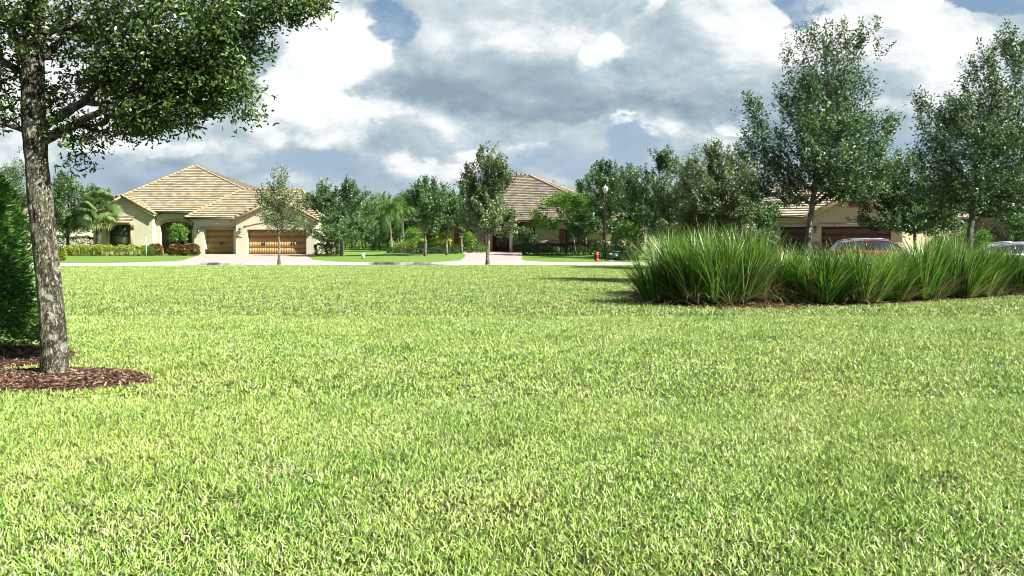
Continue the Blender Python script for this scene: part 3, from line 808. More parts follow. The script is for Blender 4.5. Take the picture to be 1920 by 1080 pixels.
ptree('wide oak filling the space behind the two slim palms', 712, 82., 362, 450, 52, seed=51, nleaf=8000, nclus=230, L=.19, w=.095, tips=4, r0=.14, bark=bark_dark)
ptree('dark oak between the slim palms and the lawn oak', 772, 79., 358, 446, 38, seed=52, nleaf=6000, nclus=190, L=.18, w=.09, tips=4, r0=.12, bark=bark_dark)
ptree('bushy oak hiding the left end of the brown roofed house', 838, 60., 344, 438, 40, seed=53, nleaf=6500, nclus=200, L=.15, w=.075, tips=5, r0=.10)
ptree('dark oak pressed against the right end of the cream house', 602, 66., 350, 446, 36, seed=54, nleaf=6500, nclus=200, L=.16, w=.08, tips=5, r0=.11, bark=bark_dark)
ptree('dark oak behind the bright round tree and the brown roof', 1098, 66., 338, 440, 44, seed=55, nleaf=7000, nclus=210, L=.16, w=.08, tips=5, r0=.11, bark=bark_dark)
ptree('oak above the tan garage roof, left of the tall broad oak crown', 1432, 78., 318, 430, 60, seed=56, nleaf=8000, nclus=220, L=.18, w=.09, tips=5, r0=.13, bark=bark_dark)
ptree('oak standing right of the tan house behind the tall trunk', 1850, 70., 330, 440, 60, seed=57, nleaf=8000, nclus=220, L=.18, w=.09, tips=5, r0=.13, bark=bark_dark)
# round bright tree
def round_tree(name, label, loc, cz, rx, rz, n, L, mat, zb, r0=.06, cat='tree', bark=None):
    rt = empty(name, loc, 0, label, cat)
    m = 170; v = rand_unit(m); v[:,2] = np.where(v[:,2] < -.55, -v[:,2], v[:,2]); v *= rng.uniform(.55,1,(m,1))**.5
    C = v*np.array([rx, rx*.9, rz]) + np.array([0,0,cz])
    T = trunk_line(cz, (0,0), .03, .3, 3); tr = [r0*(1-.6*i/len(T)) for i in range(len(T))]
    A, par, rad, nt = skeleton(T, tr, C, zb, (), .006, .3)
    mb = MB(); mb.tube(T, tr, 7); branch_mesh(mb, A, par, rad, nt, 4, .003); mb.build('trunk', bark or bark_dark, rt, True)
    c, d, nn, LL, ww, tint, D = sprays(C, (0,0), cz-.3*rz, n, L, L*.55, L*2.6, L*.95, .3, .6)
    leaf_obj('crown', c, d, nn, LL, ww, mat, rt, 4, tint)
    return rt
d=61.; round_tree('round_tree', 'rounded bright green tree in front of the brown tiled roof', (X(1062,d),d,0), Z(408,d), 62*d/F0, 46*d/F0, 9500, .17, bright_leaf, .8, .08)
d=62.5; round_tree('small_tree', 'small bright green tree standing in the arched entry of the cream house', (X(334,d),d,0), Z(440,d), 15*d/F0, 19*d/F0, 1500, .13, bright_leaf, .6, .03)
d=68.; round_tree('small_tree', 'leafy green bush tree left of the stone entry wall', (X(876,d),d,0), Z(452,d), 13*d/F0, 15*d/F0, 1300, .14, bright_leaf, .3, .03, 'shrub')
d=69.; round_tree('small_tree', 'dark weeping shrub in the porch recess right of the entry door', (X(982,d),d,0), Z(447,d), 19*d/F0, 20*d/F0, 1700, .15, oak_leaf_far, .3, .03, 'shrub')
d=72.; round_tree('small_tree', 'bright green shrub between the leaning stake and the tan wall', (X(773,d),d,0), Z(448,d), 14*d/F0, 20*d/F0, 1300, .16, bright_leaf, .3, .03, 'shrub')
d=55.; round_tree('small_tree', 'light green shrub behind the clipped ball hedge by the street lamp', (X(1176,d),d,0), Z(436,d), 20*d/F0, 15*d/F0, 1500, .14, bright_leaf, .5, .04, 'shrub')
d=50.; round_tree('small_tree', 'yellow green shrub left of the brown single garage door', (X(1408,d),d,0), Z(427,d), 26*d/F0, 20*d/F0, 2400, .12, bright_leaf, .6, .04, 'shrub')
d=56.; round_tree('small_tree', 'airy green shrub at the right end of the tan garage house', (X(1800,d),d,0), Z(440,d), 20*d/F0, 22*d/F0, 1500, .13, palm_leaf, .5, .04, 'shrub')
d=57.; round_tree('small_tree', 'bright shrub right of the rightmost tall oak trunk', (X(1842,d),d,0), Z(450,d), 14*d/F0, 16*d/F0, 1200, .12, bright_leaf, .4, .03, 'shrub')

# --- backdrop woods: prototypes and copies
pA = tree('oak_tree', 'dark oak of the far wood', (X(660,95),95,0), 7.4, (1.2,3.3), 1.6, .16, seed=41, nleaf=5200, nclus=190, L=.26, w=.14, slen=.8, sig=.22, bark=bark_dark)
pB = tree('oak_tree', 'bushy oak of the far wood', (X(705,98),98,0), 6.6, (.5,3.0), 1.2, .14, seed=42, nleaf=5200, nclus=170, L=.26, w=.14, slen=.8, sig=.22, bark=bark_dark)
pC = tree('pine_tree', 'tall narrow tree of the far wood', (X(1042,96),96,0), 7.8, (.9,2.0), 1.4, .14, seed=43, nleaf=3800, nclus=140, L=.24, w=.1, slen=.8, sig=.2, bark=bark_dark, up=1.2)
G = 'far trees closing the gaps behind the houses'
spots = [(pA,640,96,1.0,'left of the palms'),(pB,700,99,.95,''),(pC,1042,97,.95,'')]
far_list = [(15,88,1,1.05,'A'),(-60,84,2,1.1,'B'),(60,92,3,1.0,'B'),(100,90,1,.85,'A'),(150,94,2,.8,'B'),(590,93,4,.82,'A'),(622,102,2,.85,'B'),(750,101,5,.9,'B'),(790,94,.3,.9,'A'),(835,104,1.3,.85,'B'),
            (1062,104,3,.85,'C'),(1090,90,1,.85,'A'),(1125,95,4,.85,'B'),(1160,88,3,.9,'A'),(1195,97,2,.95,'B'),(1255,85,5,.9,'A'),(1290,92,.6,1.,'B'),(1330,86,2.2,.95,'A'),(1385,90,4.1,.95,'B'),
            (1700,86,.9,.95,'A'),(1760,92,1.9,.9,'B'),(1825,78,2.8,.95,'A'),(1868,72,3.9,1.0,'B'),(1905,66,4.7,1.0,'A'),(1945,60,5.4,.95,'B'),(1990,66,1.2,1.0,'A'),(2060,60,2.1,1.,'B'),(-130,90,1.,1.1,'A')]
# each far tree is told by its nearest findable neighbour
NB = {15:'far oak behind the leggy pale tree',-60:'far bushy oak beyond the left edge',60:'far bushy oak just right of the near trunk',100:'far oak behind the bushy left oak',150:'far bushy oak between bushy oak and fan palm',
      590:'far oak seen over the right end of the cream house',622:'far bushy oak behind the dark oak by the driveway',750:'far bushy oak behind the two slim palms',790:'far oak right of the two slim palms',835:'far bushy oak behind the yellow palm',
      1062:'far narrow tree poking above the brown roof right slope',1090:'far oak behind the bright round tree',1125:'far bushy oak left of the street lamp',1160:'far oak right of the street lamp',1195:'far bushy oak behind the tall dark oak, left side',
      1255:'far oak behind the tall dark oak, right side',1290:'far bushy oak between tall dark oak and grey green oak',1330:'far oak behind the grey green oak',1385:'far bushy oak left of the tan garage roof',
      1700:'far oak above the tan garage roof right slope',1760:'far bushy oak right of the low forked oak',1825:'far oak directly behind the right edge trunk',1868:'far bushy oak above the silver car',1905:'far oak at the right edge of the photo',
      1945:'far bushy oak just beyond the right edge',1990:'second far oak beyond the right edge',2060:'outermost far bushy oak beyond the right edge',-130:'outermost far oak beyond the left edge'}
proto = {'A': pA, 'B': pB, 'C': pC}
pA['label'] = 'far oak behind the dark oak and the small utility box'; pB['label'] = 'far bushy oak behind the slim palm trunks'; pC['label'] = 'far narrow tree above the brown roof, left of another'
for p in proto.values(): p['group'] = G
for px, d, rz, s, k in far_list:
    if px in (-130, 2060, 1990, -60): continue
    copy_tree(proto[k], (X(px,d),d,0), rz*1.7, (s*1.25, s*1.15, s*1.02), NB[px], G)

# ---------------------------------------------------------------- palms
def frond(mbV, mbF, tints, base, az, el, L, droop, nl, ll, lw, t0):
    base = Vector(base); pts = []
    p = Vector(base); e = el
    n = nl
    for i in range(n+1):
        pts.append(p.copy()); f = i/n
        dirv = Vector((math.cos(az)*math.cos(e), math.sin(az)*math.cos(e), math.sin(e)))
        p = p + dirv*(L/n); e -= droop/n*(.5+1.2*f)
    side = Vector((-math.sin(az), math.cos(az), 0))
    for i in range(1, n+1):
        f = i/n; t = (pts[i]-pts[i-1]).normalized(); upv = side.cross(t)
        l = ll*math.sin(PI*min(.97, f*.85+.13))**.6
        for sgn in (-1, 1):
            tipd = (side*sgn*.8 + t*.45 + Vector((0,0,-.55)) + Vector((random.gauss(0,.12),random.gauss(0,.12),random.gauss(0,.15)))).normalized()
            a = pts[i]; b = a + tipd*l*.5 + upv*.02; c = a + tipd*l + Vector((0,0,-.12*l))
            k = len(mbV); w = t*lw*.5
            mbV += [tuple(a-w), tuple(a+w), tuple(b+w*.9), tuple(b-w*.9), tuple(c)]
            mbF += [[k,k+1,k+2,k+3],[k+3,k+2,k+4]]; tints += [min(1,max(0,t0+random.uniform(-.25,.25)))]*5
    k = len(mbV)
    for i in range(n+1):
        w = side*.025*(1-f*.0)*(1-i/(n+1))
        mbV += [tuple(pts[i]-w), tuple(pts[i]+w)]; tints += [t0]*2
        if i: mbF.append([k+2*i-2,k+2*i-1,k+2*i+1,k+2*i])

def feather_palm(label, px, d, ytrunk, r, nf, L, mat, el=(.2,1.3), droop=1.7, seed=1, lean=0, ll=.5, lw=.07, shaft=.5):
    random.seed(seed)
    hz = Z(ytrunk, d)
    rt = empty('palm_tree', (X(px,d),d,0), 0, label, 'palm')
    pts = [(lean*(i/8)**1.5, 0, hz*i/8) for i in range(9)]
    rr = [r*(1.25 if i == 0 else 1.-.25*i/8) for i in range(9)]
    MB().tube(pts, rr, 9).build('trunk', bark_palm, rt, True)
    if shaft: MB().tube([pts[-1], (lean,0,hz+shaft)], [r*.9, r*.4], 8).build('crown_shaft', palm_leaf, rt, True)
    V, Fs, T = [], [], []
    for i in range(nf):
        az = i*2.4+random.uniform(-.3,.3); e = el[0]+(el[1]-el[0])*(i/nf)+random.uniform(-.1,.1)
        frond(V, Fs, T, (lean,0,hz+shaft*.8), az, e, L*random.uniform(.85,1.1), droop*random.uniform(.8,1.15), 20, ll, lw, random.uniform(.3,.8))
    mk('frond_crown', V, Fs, mat, rt, attrs={'tint': T})
    return rt
feather_palm('slim palm with plume crown, left one of the pair', 735, 72., 402, .10, 30, 2.9, palm_leaf, (-.3,1.5), 1.9, 3, -.3, .7, .06)
feather_palm('slim white trunked palm propped by a leaning stake', 757, 73., 400, .11, 24, 2.3, palm_leaf, (.0,1.4), 1.8, 4, -.15, .6, .06)
feather_palm('small palm with yellow fronds on the far hedge line', 829, 66., 447, .11, 13, 1.25, yellow_palm_leaf, (-.3,1.0), 1.5, 5, .0, .42, .10, .3)
feather_palm('low green palm between the oak and the yellow palm', 806, 70., 462, .08, 11, 1.2, palm_leaf, (.1,1.2), 1.3, 6, .0, .35, .08, .2)
feather_palm('low dark palm left of the brown single garage door', 1428, 52., 452, .09, 12, 1.3, palm_leaf, (.1,1.35), 1.4, 7, .0, .35, .07, .2)
d=71.; MB().tube([(0,0,Z(446,d)),(1.0,-.4,0)], .035, 6).build('leaning_stake', wood_stake).location = (X(757,d)+.1,d+1.2,0)
tag(bpy.data.objects['leaning_stake'], 'pale timber stake leaning against the slim palm trunk', 'stake')

def fan_palm(label, px, d, ytr, r):
    random.seed(9); hz = Z(ytr, d)
    rt = empty('fan_palm_tree', (X(px,d),d,0), 0, label, 'palm')
    MB().tube([(0,0,0),(.05,0,hz*.5),(.1,0,hz)], [r*1.2,r,r*1.1], 10).build('trunk', bark_dark, rt, True)
    V, Fs, T = [], [], []
    for i in range(64):
        az = i*2.4; e = -1.0+2.4*(i/64)+random.uniform(-.15,.15)
        dv = Vector((math.cos(az)*math.cos(e), math.sin(az)*math.cos(e), math.sin(e)))
        b = Vector((.1,0,hz)); pl = random.uniform(.7,1.1); c = b+dv*pl
        side = Vector((-math.sin(az), math.cos(az), 0)); upv = side.cross(dv)
        ro = random.uniform(-1.3,1.3); side = side*math.cos(ro)+upv*math.sin(ro)
        k = len(V); V += [tuple(b-side*.02),tuple(b+side*.02),tuple(c+side*.015),tuple(c-side*.015)]; Fs.append([k,k+1,k+2,k+3]); T += [.4]*4
        t0 = random.uniform(.2,.9) if e > -.5 else 1.
        for j in range(19):
            a = (j-9)/9*1.65; ld = (dv*math.cos(a)+side*math.sin(a)).normalized()
            l = random.uniform(.75,.95)*(1-.15*abs(a)); nrm = side*math.cos(a)-dv*math.sin(a)
            m = c+ld*l*.55; tp = c+ld*l+Vector((0,0,-.28*l)); k = len(V)
            V += [tuple(c),tuple(m+nrm*.045),tuple(tp),tuple(m-nrm*.045)]; Fs.append([k,k+1,k+2,k+3]); T += [min(1,t0+random.uniform(-.2,.1))]*4
    mk('frond_crown', V, Fs, sabal_leaf, rt, attrs={'tint': T})
fan_palm('fan leaved palm overlapping the left gable of the cream house', 184, 61., 392, .2)

# ---------------------------------------------------------------- hedges and shrubs
def hedge(name, label, x0, x1, y0, y1, h, n, L, mat, cat='hedge', group=None, rnd=.12, bark=None, core=True):
    cx, cy = (x0+x1)/2, (y0+y1)/2
    rt = empty(name, (cx, cy, 0), 0, label, cat, group)
    hx, hy = (x1-x0)/2, (y1-y0)/2
    # sample on rounded box: front, back, top, sides
    A = np.array([2*hx*h, 2*hx*h*.5, 2*hx*2*hy, 2*hy*h, 2*hy*h]); A = A/A.sum()
    f = rng.choice(5, n, p=A); u = rng.uniform(-1,1,n); v = rng.uniform(0,1,n)
    x = np.where(f<3, u*hx, np.where(f==3, -hx, hx)); y = np.select([f==0,f==1,f==2], [-hy+0*u, hy+0*u, (v*2-1)*hy], u*hy)
    z = np.where(f==2, h, v*h)
    N = np.stack([np.where(f==3,-1,np.where(f==4,1,0)), np.where(f==0,-1,np.where(f==1,1,0)), np.where(f==2,1,0)],1).astype(float)
    b = .06*np.sin(x*3.1+z*4)+.05*np.sin(x*7.3+y*3)+.03*np.sin(x*17+z*9)
    c = np.stack([x,y,z],1) + N*(b - np.abs(rng.normal(0, rnd*.6, n)))[:,None]
    # round the top edges
    ez = np.clip((c[:,2]-h+.18)/.18, 0, 1); c[:,1] *= 1-.10*ez**2; c[:,0] *= 1-.03*ez**2; c[:,2] = np.maximum(c[:,2], .03)
    d = unit(N + rand_unit(n)*.9 + np.array([0,0,.3])); nn = unit(N*.8 + rand_unit(n)+np.array([0,0,.3]))
    leaf_obj('foliage', c, d, nn, L*rng.uniform(.6,1.2,n), L*.55*rng.uniform(.7,1.2,n), mat, rt)
    mb = MB(); m = max(3, int((x1-x0)/.35)); mb.tube([(-hx+.1,0,.02),(hx-.1,0,.02)], .03, 5)
    for i in range(m):
        xx = -hx+.15+(2*hx-.3)*i/max(1,m-1)
        for j in range(4):
            a = random.uniform(0,6.28); q = random.uniform(.1,.3)
            mb.tube([(xx,random.uniform(-.15,.15)*hy,0),(xx+math.cos(a)*q*.5,math.sin(a)*q*hy,h*.5),(xx+math.cos(a)*q,math.sin(a)*hy*.8,h*.92)], [.018,.012,.004], 4)
    mb.build('stems', bark_dark, rt, True)
    return rt
d=59.
hedge('clipped_hedge', 'long yellow green clipped hedge under the cream house window', X(117,58), X(262,58), 58.2, 59.6, .72, 9500, .10, gold_hedge_leaf)
hedge('clipped_hedge', 'short olive hedge section right of the white garden pole', X(264,58.4), X(284,58.4), 58.4, 59.5, .66, 1300, .10, bright_leaf)
hedge('dark_hedge', 'long dark clipped hedge below the red shuttered window', X(980,60), X(1108,60), 60., 61.3, .86, 8500, .10, dark_hedge_leaf)
hedge('dark_hedge', 'low dark hedge behind the green utility box', X(1135,49.5), X(1182,49.5), 49.6, 50.6, .78, 3200, .09, dark_hedge_leaf)
hedge('clipped_hedge', 'bright clipped ball shaped hedge above the green utility box', X(1150,53), X(1183,53), 53., 54.2, 1.5, 3200, .09, bright_leaf)
hedge('dark_hedge', 'dark clipped strip of hedge under the slim palms', X(724,66), X(768,66), 66., 66.9, .42, 2200, .09, dark_hedge_leaf)
hedge('dark_hedge', 'dark clipped hedge strip below the yellow palm and oak', X(766,64.5), X(858,64.5), 64.5, 65.4, .42, 3600, .09, dark_hedge_leaf)
hedge('golden_shrub_row', 'yellow leaved shrub row behind the dark hedge strips', X(738,68), X(866,68), 67.6, 68.6, .78, 4200, .12, gold_hedge_leaf)
hedge('dark_hedge', 'tall dark boundary hedge behind the palms and oak', X(612,84), X(742,84), 84., 85.4, 1.75, 8000, .15, dark_hedge_leaf)
hedge('dark_hedge', 'dark shaded hedge right of the golden garage', X(590,62), X(634,62), 61.6, 62.6, .78, 2600, .1, dark_hedge_leaf)
hedge('dark_hedge', 'tall shaded hedge behind the silver car at the right', X(1826,62), X(1990,62), 62., 64., 1.7, 6500, .14, dark_hedge_leaf)
hedge('dark_hedge', 'dark hedge left of the fan palm trunk', X(60,70), X(205,70), 70., 71.5, 1.35, 6000, .14, dark_hedge_leaf)
def bush(label, px, d, rx_px, h, n, L, mat, cat='shrub', group=None, name='shrub'):
    return foliage_column(name, label, (X(px,d),d,0), rx_px*d/F0, rx_px*d/F0*.85, h, n, L, L*.5, mat, cat, .02, .4, group)
bush('red and gold croton bush left of the arched entry', 291, 59., 12, .86, 1300, .14, croton_leaf, name='croton_bush')
bush('red and gold croton bush right of the arched entry, left half', 331, 58.6, 15, .84, 1700, .14, croton_leaf, name='croton_bush')
bush('red and gold croton bush beside the golden single garage door', 358, 58.8, 15, .86, 1700, .14, croton_leaf, name='croton_bush')
bush('yellow green bush just right of the near oak trunk', 108, 47., 13, .75, 1500, .12, gold_hedge_leaf)
bush('low green bush right of the golden garage under the dark oak', 622, 60., 12, 1.15, 1100, .13, oak_leaf_far)
bush('bright yellow bush in front of the boundary hedge by the golden garage', 600, 68., 10, 1.7, 900, .13, gold_hedge_leaf)
bush('tall leafy bush at the right end of the boundary hedge', 712, 76., 16, 2.9, 2600, .17, oak_leaf_far)
bush('low leafy plant left of the dark entry door', 893, 68., 20, .7, 1200, .13, bright_leaf)
bush('dark rounded shrub beside the dark entry door', 974, 70.5, 11, .95, 900, .14, dark_hedge_leaf)
bush('tall dark bush at the right end of the brown roofed house', 1178, 61., 26, 3.0, 5200, .16, oak_leaf_far)
bush('dark bush seen over the left end of the grass clumps', 1215, 58., 26, 2.6, 4200, .15, oak_leaf_far)
bush('spreading green plant behind the red hydrant', 1128, 50., 14, 1.15, 1500, .13, oak_leaf_far)
bush('dark low shrub right of the green utility box', 1180, 46.5, 14, .85, 1300, .10, oak_leaf_far)
bush('pale green bush left of the rightmost tall oak trunk', 1778, 46., 34, 1.5, 3600, .11, sage_leaf)
bush('yellow bush between the tall oak trunk and the silver car', 1858, 50., 20, 1.05, 1600, .11, gold_hedge_leaf)

# ---------------------------------------------------------------- ornamental grass clumps
def clump(px, d, ytop, rad, n, label, sd, dry=.0):
    r_ = np.random.default_rng(sd)
    H = Z(ytop, d)
    rt = empty('ornamental_grass', (X(px,d), d, .06), 0, label, 'ornamental grass', 'ornamental grass clumps in the mulch bed')
    def ribbons(n, L0, lean_m, lean_s, wd, bend_k, tint, r0):
        nt = 11; ta = r_.uniform(0, 2*PI, nt); tr = r0*np.sqrt(r_.uniform(0,1,nt)); th = r_.uniform(.78, 1.06, nt); tt = r_.normal(0,.16,nt)
        ti = r_.integers(0, nt, n)
        px_ = np.cos(ta[ti])*tr[ti] + r_.normal(0,.035,n); py_ = np.sin(ta[ti])*tr[ti] + r_.normal(0,.035,n)
        rr = np.hypot(px_, py_); az = np.arctan2(py_, px_)
        root = np.stack([px_, py_, np.zeros(n)], 1)
        tint = np.where(tint > .1, np.clip(tint + tt[ti], .12, 1), tint)
        az2 = az + r_.normal(0,.5,n)
        lean = np.clip(lean_m*rr/r0 + r_.normal(0, lean_s, n), -.2, 1.35)
        L = L0*r_.uniform(.6, 1.08, n)*th[ti]; bend = bend_k*r_.uniform(.2,1.6,n)
        S = 7; P = [root]; e = lean.copy()
        for k in range(S):
            d_ = np.stack([np.cos(az2)*np.sin(e), np.sin(az2)*np.sin(e), np.cos(e)], 1)
            P.append(P[-1]+d_*(L/S)[:,None]); e = e + bend/S*(.3+1.6*(k/S)**1.5)
        tw = az2+PI/2+r_.normal(0,.6,n); s = np.stack([np.cos(tw), np.sin(tw), np.zeros(n)], 1)
        w = wd*r_.uniform(.6,1.2,n)
        prof = [.8,1.,1.,.95,.85,.65,.4]
        V = []
        for k in range(S): V += [P[k]-s*(w*prof[k]*.5)[:,None], P[k]+s*(w*prof[k]*.5)[:,None]]
        V.append(P[S]); K = 2*S+1
        V = np.stack(V, 1).reshape(-1,3); V[:,2] = np.maximum(V[:,2], .01)
        b = np.arange(n)[:,None]*K
        Fq = np.concatenate([b+np.array([[2*k,2*k+1,2*k+3,2*k+2]]) for k in range(S-1)])
        Ft = b+np.array([[2*S-2,2*S-1,2*S]])
        return V, Fq, Ft, np.repeat(tint, K), K
    n = int(n*.85); t1 = np.clip(r_.normal(.50,.25,n), .12, 1); dd = r_.uniform(0,1,n) < .04+dry; t1[dd] = r_.uniform(0,.08,dd.sum())
    V1,Q1,T1_,a1,_ = ribbons(n, H*1.14, .48, .14, .021, .85, t1, rad*.95)
    n2 = n//4; t2 = np.clip(r_.normal(.3,.2,n2), 0, .8); dd = r_.uniform(0,1,n2) < .42+dry; t2[dd] = r_.uniform(0,.08,dd.sum())
    V2,Q2,T2_,a2,_ = ribbons(n2, H*.8, 1.0, .2, .013, 1.5, t2, rad*1.1)
    o = len(V1)
    mk('blades', np.concatenate([V1,V2]), [Q1,T1_,Q2+o,T2_+o], reed_leaf, rt, attrs={'tint': np.concatenate([a1,a2])})
    # thin seed stalks
    mb = MB()
    for i in range(4):
        a = r_.uniform(0,6.28); l = H*r_.uniform(.98,1.14); q = r_.uniform(.1,.45)
        mb.tube([(math.cos(a)*.1,math.sin(a)*.1,0),(math.cos(a)*q*.5,math.sin(a)*q*.5,l*.6),(math.cos(a)*q*1.1,math.sin(a)*q*1.1,l)], [.005,.004,.002], 3, cap=False)
    mb.build('seed_stalk', wood_stake, rt)
CL = [(1232,18.6,462,.30,1500,'leftmost grass clump, overhanging the lawn'),
      (1262,20.3,444,.32,1400,'grass clump at the left end in the second row, behind the leftmost one'),
      (1300,18.2,452,.32,1600,'second grass clump from the left in the front row'),
      (1322,20.6,432,.32,1400,'second row grass clump showing in the dip between second and third front clumps'),
      (1368,17.9,438,.34,1900,'tallest front grass clump, third from the left'),
      (1425,18.4,452,.33,1500,'grass clump right of the tallest one with straw blades at its foot'),
      (1400,20.8,438,.32,1300,'second row grass clump behind the tallest one'),
      (1478,18.6,474,.30,1200,'low loose grass clump in front of the single brown garage door'),
      (1470,21.2,462,.32,1200,'grass clump at the foot of the tall broad oak, left side'),
      (1540,18.1,470,.33,1500,'bright grass clump just right of the tall broad oak trunk'),
      (1585,20.8,466,.32,1200,'second row grass clump in front of the red car rear'),
      (1612,18.3,468,.32,1400,'grass clump in front of the red car middle'),
      (1668,18.8,474,.30,1100,'low grass clump in front of the red car windscreen'),
      (1738,19.2,452,.34,1700,'tall spiky grass clump under the low forked oak'),
      (1700,21.6,470,.30,1000,'second row grass clump left of the spiky one'),
      (1790,19.8,464,.32,1300,'grass clump left of the rightmost oak trunk'),
      (1790,22.2,452,.32,1100,'second row grass clump at the foot of the rightmost oak'),
      (1846,20.3,472,.31,1200,'grass clump right of the rightmost oak trunk'),
      (1872,22.6,470,.32,1000,'second row grass clump in front of the silver car'),
      (1902,20.9,474,.31,1200,'rightmost grass clump at the edge of the photo'),
      (1965,21.8,470,.32,1000,'grass clump partly outside the right edge')]
for i, (px, d, yt, rad, n, lb) in enumerate(CL):
    clump(px, d-.35, yt-4, rad*1.2, n, lb, 100+i, .04 if d < 19 else 0)

# ---------------------------------------------------------------- houses
def clip(P, a, b, c):       # keep a*x+b*y+c >= 0 in 2D
    out = []
    for i in range(len(P)):
        p, q = P[i], P[(i+1) % len(P)]; fp = a*p[0]+b*p[1]+c; fq = a*q[0]+b*q[1]+c
        if fp >= 0: out.append(p)
        if (fp >= 0) != (fq >= 0):
            t = fp/(fp-fq); out.append((p[0]+(q[0]-p[0])*t, p[1]+(q[1]-p[1])*t))
    return out
def tiled(planes, mat, parent, course=.36, lip=.05, tile=.34, name='roof'):
    V, Fs, UV = [], [], []
    for P in planes:
        P = [Vector(p) for p in P]
        n = Vector((0,0,0))
        for i in range(len(P)): n += P[i].cross(P[(i+1)%len(P)])
        n.normalize()
        if n.z < 0: n = -n; P = P[::-1]
        up = (Vector((0,0,1)) - n*n.z).normalized(); hor = up.cross(n).normalized()
        o = min(P, key=lambda p: p.z)
        P2 = [((p-o).dot(hor), (p-o).dot(up)) for p in P]
        vm = max(p[1] for p in P2); k = 0
        while k*course < vm-.01:
            v0, v1 = k*course, (k+1)*course
            Q = clip(clip(P2, 0, 1, -v0), 0, -1, v1)
            if len(Q) >= 3:
                b = len(V)
                for (u, v) in Q:
                    off = .02 + lip*(1-(v-v0)/course)
                    V.append(tuple(o+hor*u+up*v+n*off))
                Fs.append(list(range(b, b+len(Q)))); UV += [(u/tile+500, k+.12+.8*(v-v0)/course) for u, v in Q]
                low = sorted([q for q in Q if abs(q[1]-v0) < 1e-5], key=lambda q: q[0])
                if len(low) >= 2:
                    a_, c_ = low[0][0], low[-1][0]; b = len(V)
                    for (u, off) in ((a_, -.01), (c_, -.01), (c_, .02+lip), (a_, .02+lip)):
                        V.append(tuple(o+hor*u+up*v0+n*off))
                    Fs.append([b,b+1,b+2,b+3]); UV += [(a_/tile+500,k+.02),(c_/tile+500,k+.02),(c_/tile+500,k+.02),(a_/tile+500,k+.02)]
            k += 1
    return mk(name, V, Fs, mat, parent, uv=UV)
def caps(lines, mat, parent, r=.10):
    for a, b in lines:
        mb = MB(); a, b = Vector(a), Vector(b); L = (b-a).length; n = max(1, int(L/.42)); t = (b-a)/n
        for i in range(n):
            p = a+t*i + Vector((0,0,.06)); q = a+t*(i+1.08) + Vector((0,0,.04))
            mb.tube([p+Vector((0,0,.03)), q], [r*1.15, r*.85], 8)
        mb.build('ridge_cap', mat, parent)

def wall(mb, x0, x1, z0, z1, y, ops=(), rev=.3, arch=None):
    """front wall at y facing -y with rectangular openings (x0,x1,z0,z1) and reveals"""
    xs_ = sorted({x0, x1, *[v for o in ops for v in o[:2]]}); zs_ = sorted({z0, z1, *[v for o in ops for v in o[2:4]]})
    for i in range(len(xs_)-1):
        for j in range(len(zs_)-1):
            cx, cz = (xs_[i]+xs_[i+1])/2, (zs_[j]+zs_[j+1])/2
            if any(o[0] < cx < o[1] and o[2] < cz < o[3] for o in ops): continue
            mb.quad((xs_[i],y,zs_[j]),(xs_[i+1],y,zs_[j]),(xs_[i+1],y,zs_[j+1]),(xs_[i],y,zs_[j+1]))
    for o in ops:
        a, b, c, d_ = o[:4]; r = o[4] if len(o) > 4 else rev
        mb.quad((a,y,c),(a,y+r,c),(a,y+r,d_),(a,y,d_)); mb.quad((b,y+r,c),(b,y,c),(b,y,d_),(b,y+r,d_))
        mb.quad((a,y,d_),(a,y+r,d_),(b,y+r,d_),(b,y,d_))
def arch_fill(mb, x0, x1, zs_, zt, y, th=.3, n=14):
    hw = (x1-x0)/2; cx = (x0+x1)/2
    pr = [(x0+(x1-x0)*i/n, zs_+(zt-zs_)*math.sqrt(max(0,1-((x0+(x1-x0)*i/n-cx)/hw)**2))) for i in range(n+1)]
    for i in range(n):
        (a, za), (b, zb) = pr[i], pr[i+1]
        mb.quad((a,y,za),(b,y,zb),(b,y,zt+.001),(a,y,zt+.001)); mb.quad((a,y,za),(a,y+th,za),(b,y+th,zb),(b,y,zb))
    return pr
def arch_trim(mb, x0, x1, zs_, zt, y, w=.14, pr=.06, n=16, flat=False):
    hw = (x1-x0)/2; cx = (x0+x1)/2
    f = lambda x: zs_+(zt-zs_)*(1-((x-cx)/hw)**2)
    P = [(x0+(x1-x0)*i/n, f(x0+(x1-x0)*i/n)) for i in range(n+1)]
    V = []
    for x, z in P: V += [(x,y-pr,z),(x,y-pr,z+w),(x,y+.01,z+w),(x,y+.01,z)]
    Fs = []
    for i in range(n):
        for k in range(4): Fs.append([i*4+k, i*4+4+k, i*4+4+(k+1)%4, i*4+(k+1)%4])
    Fs += [[0,1,2,3],[n*4+3,n*4+2,n*4+1,n*4]]
    mb.add(V, Fs)

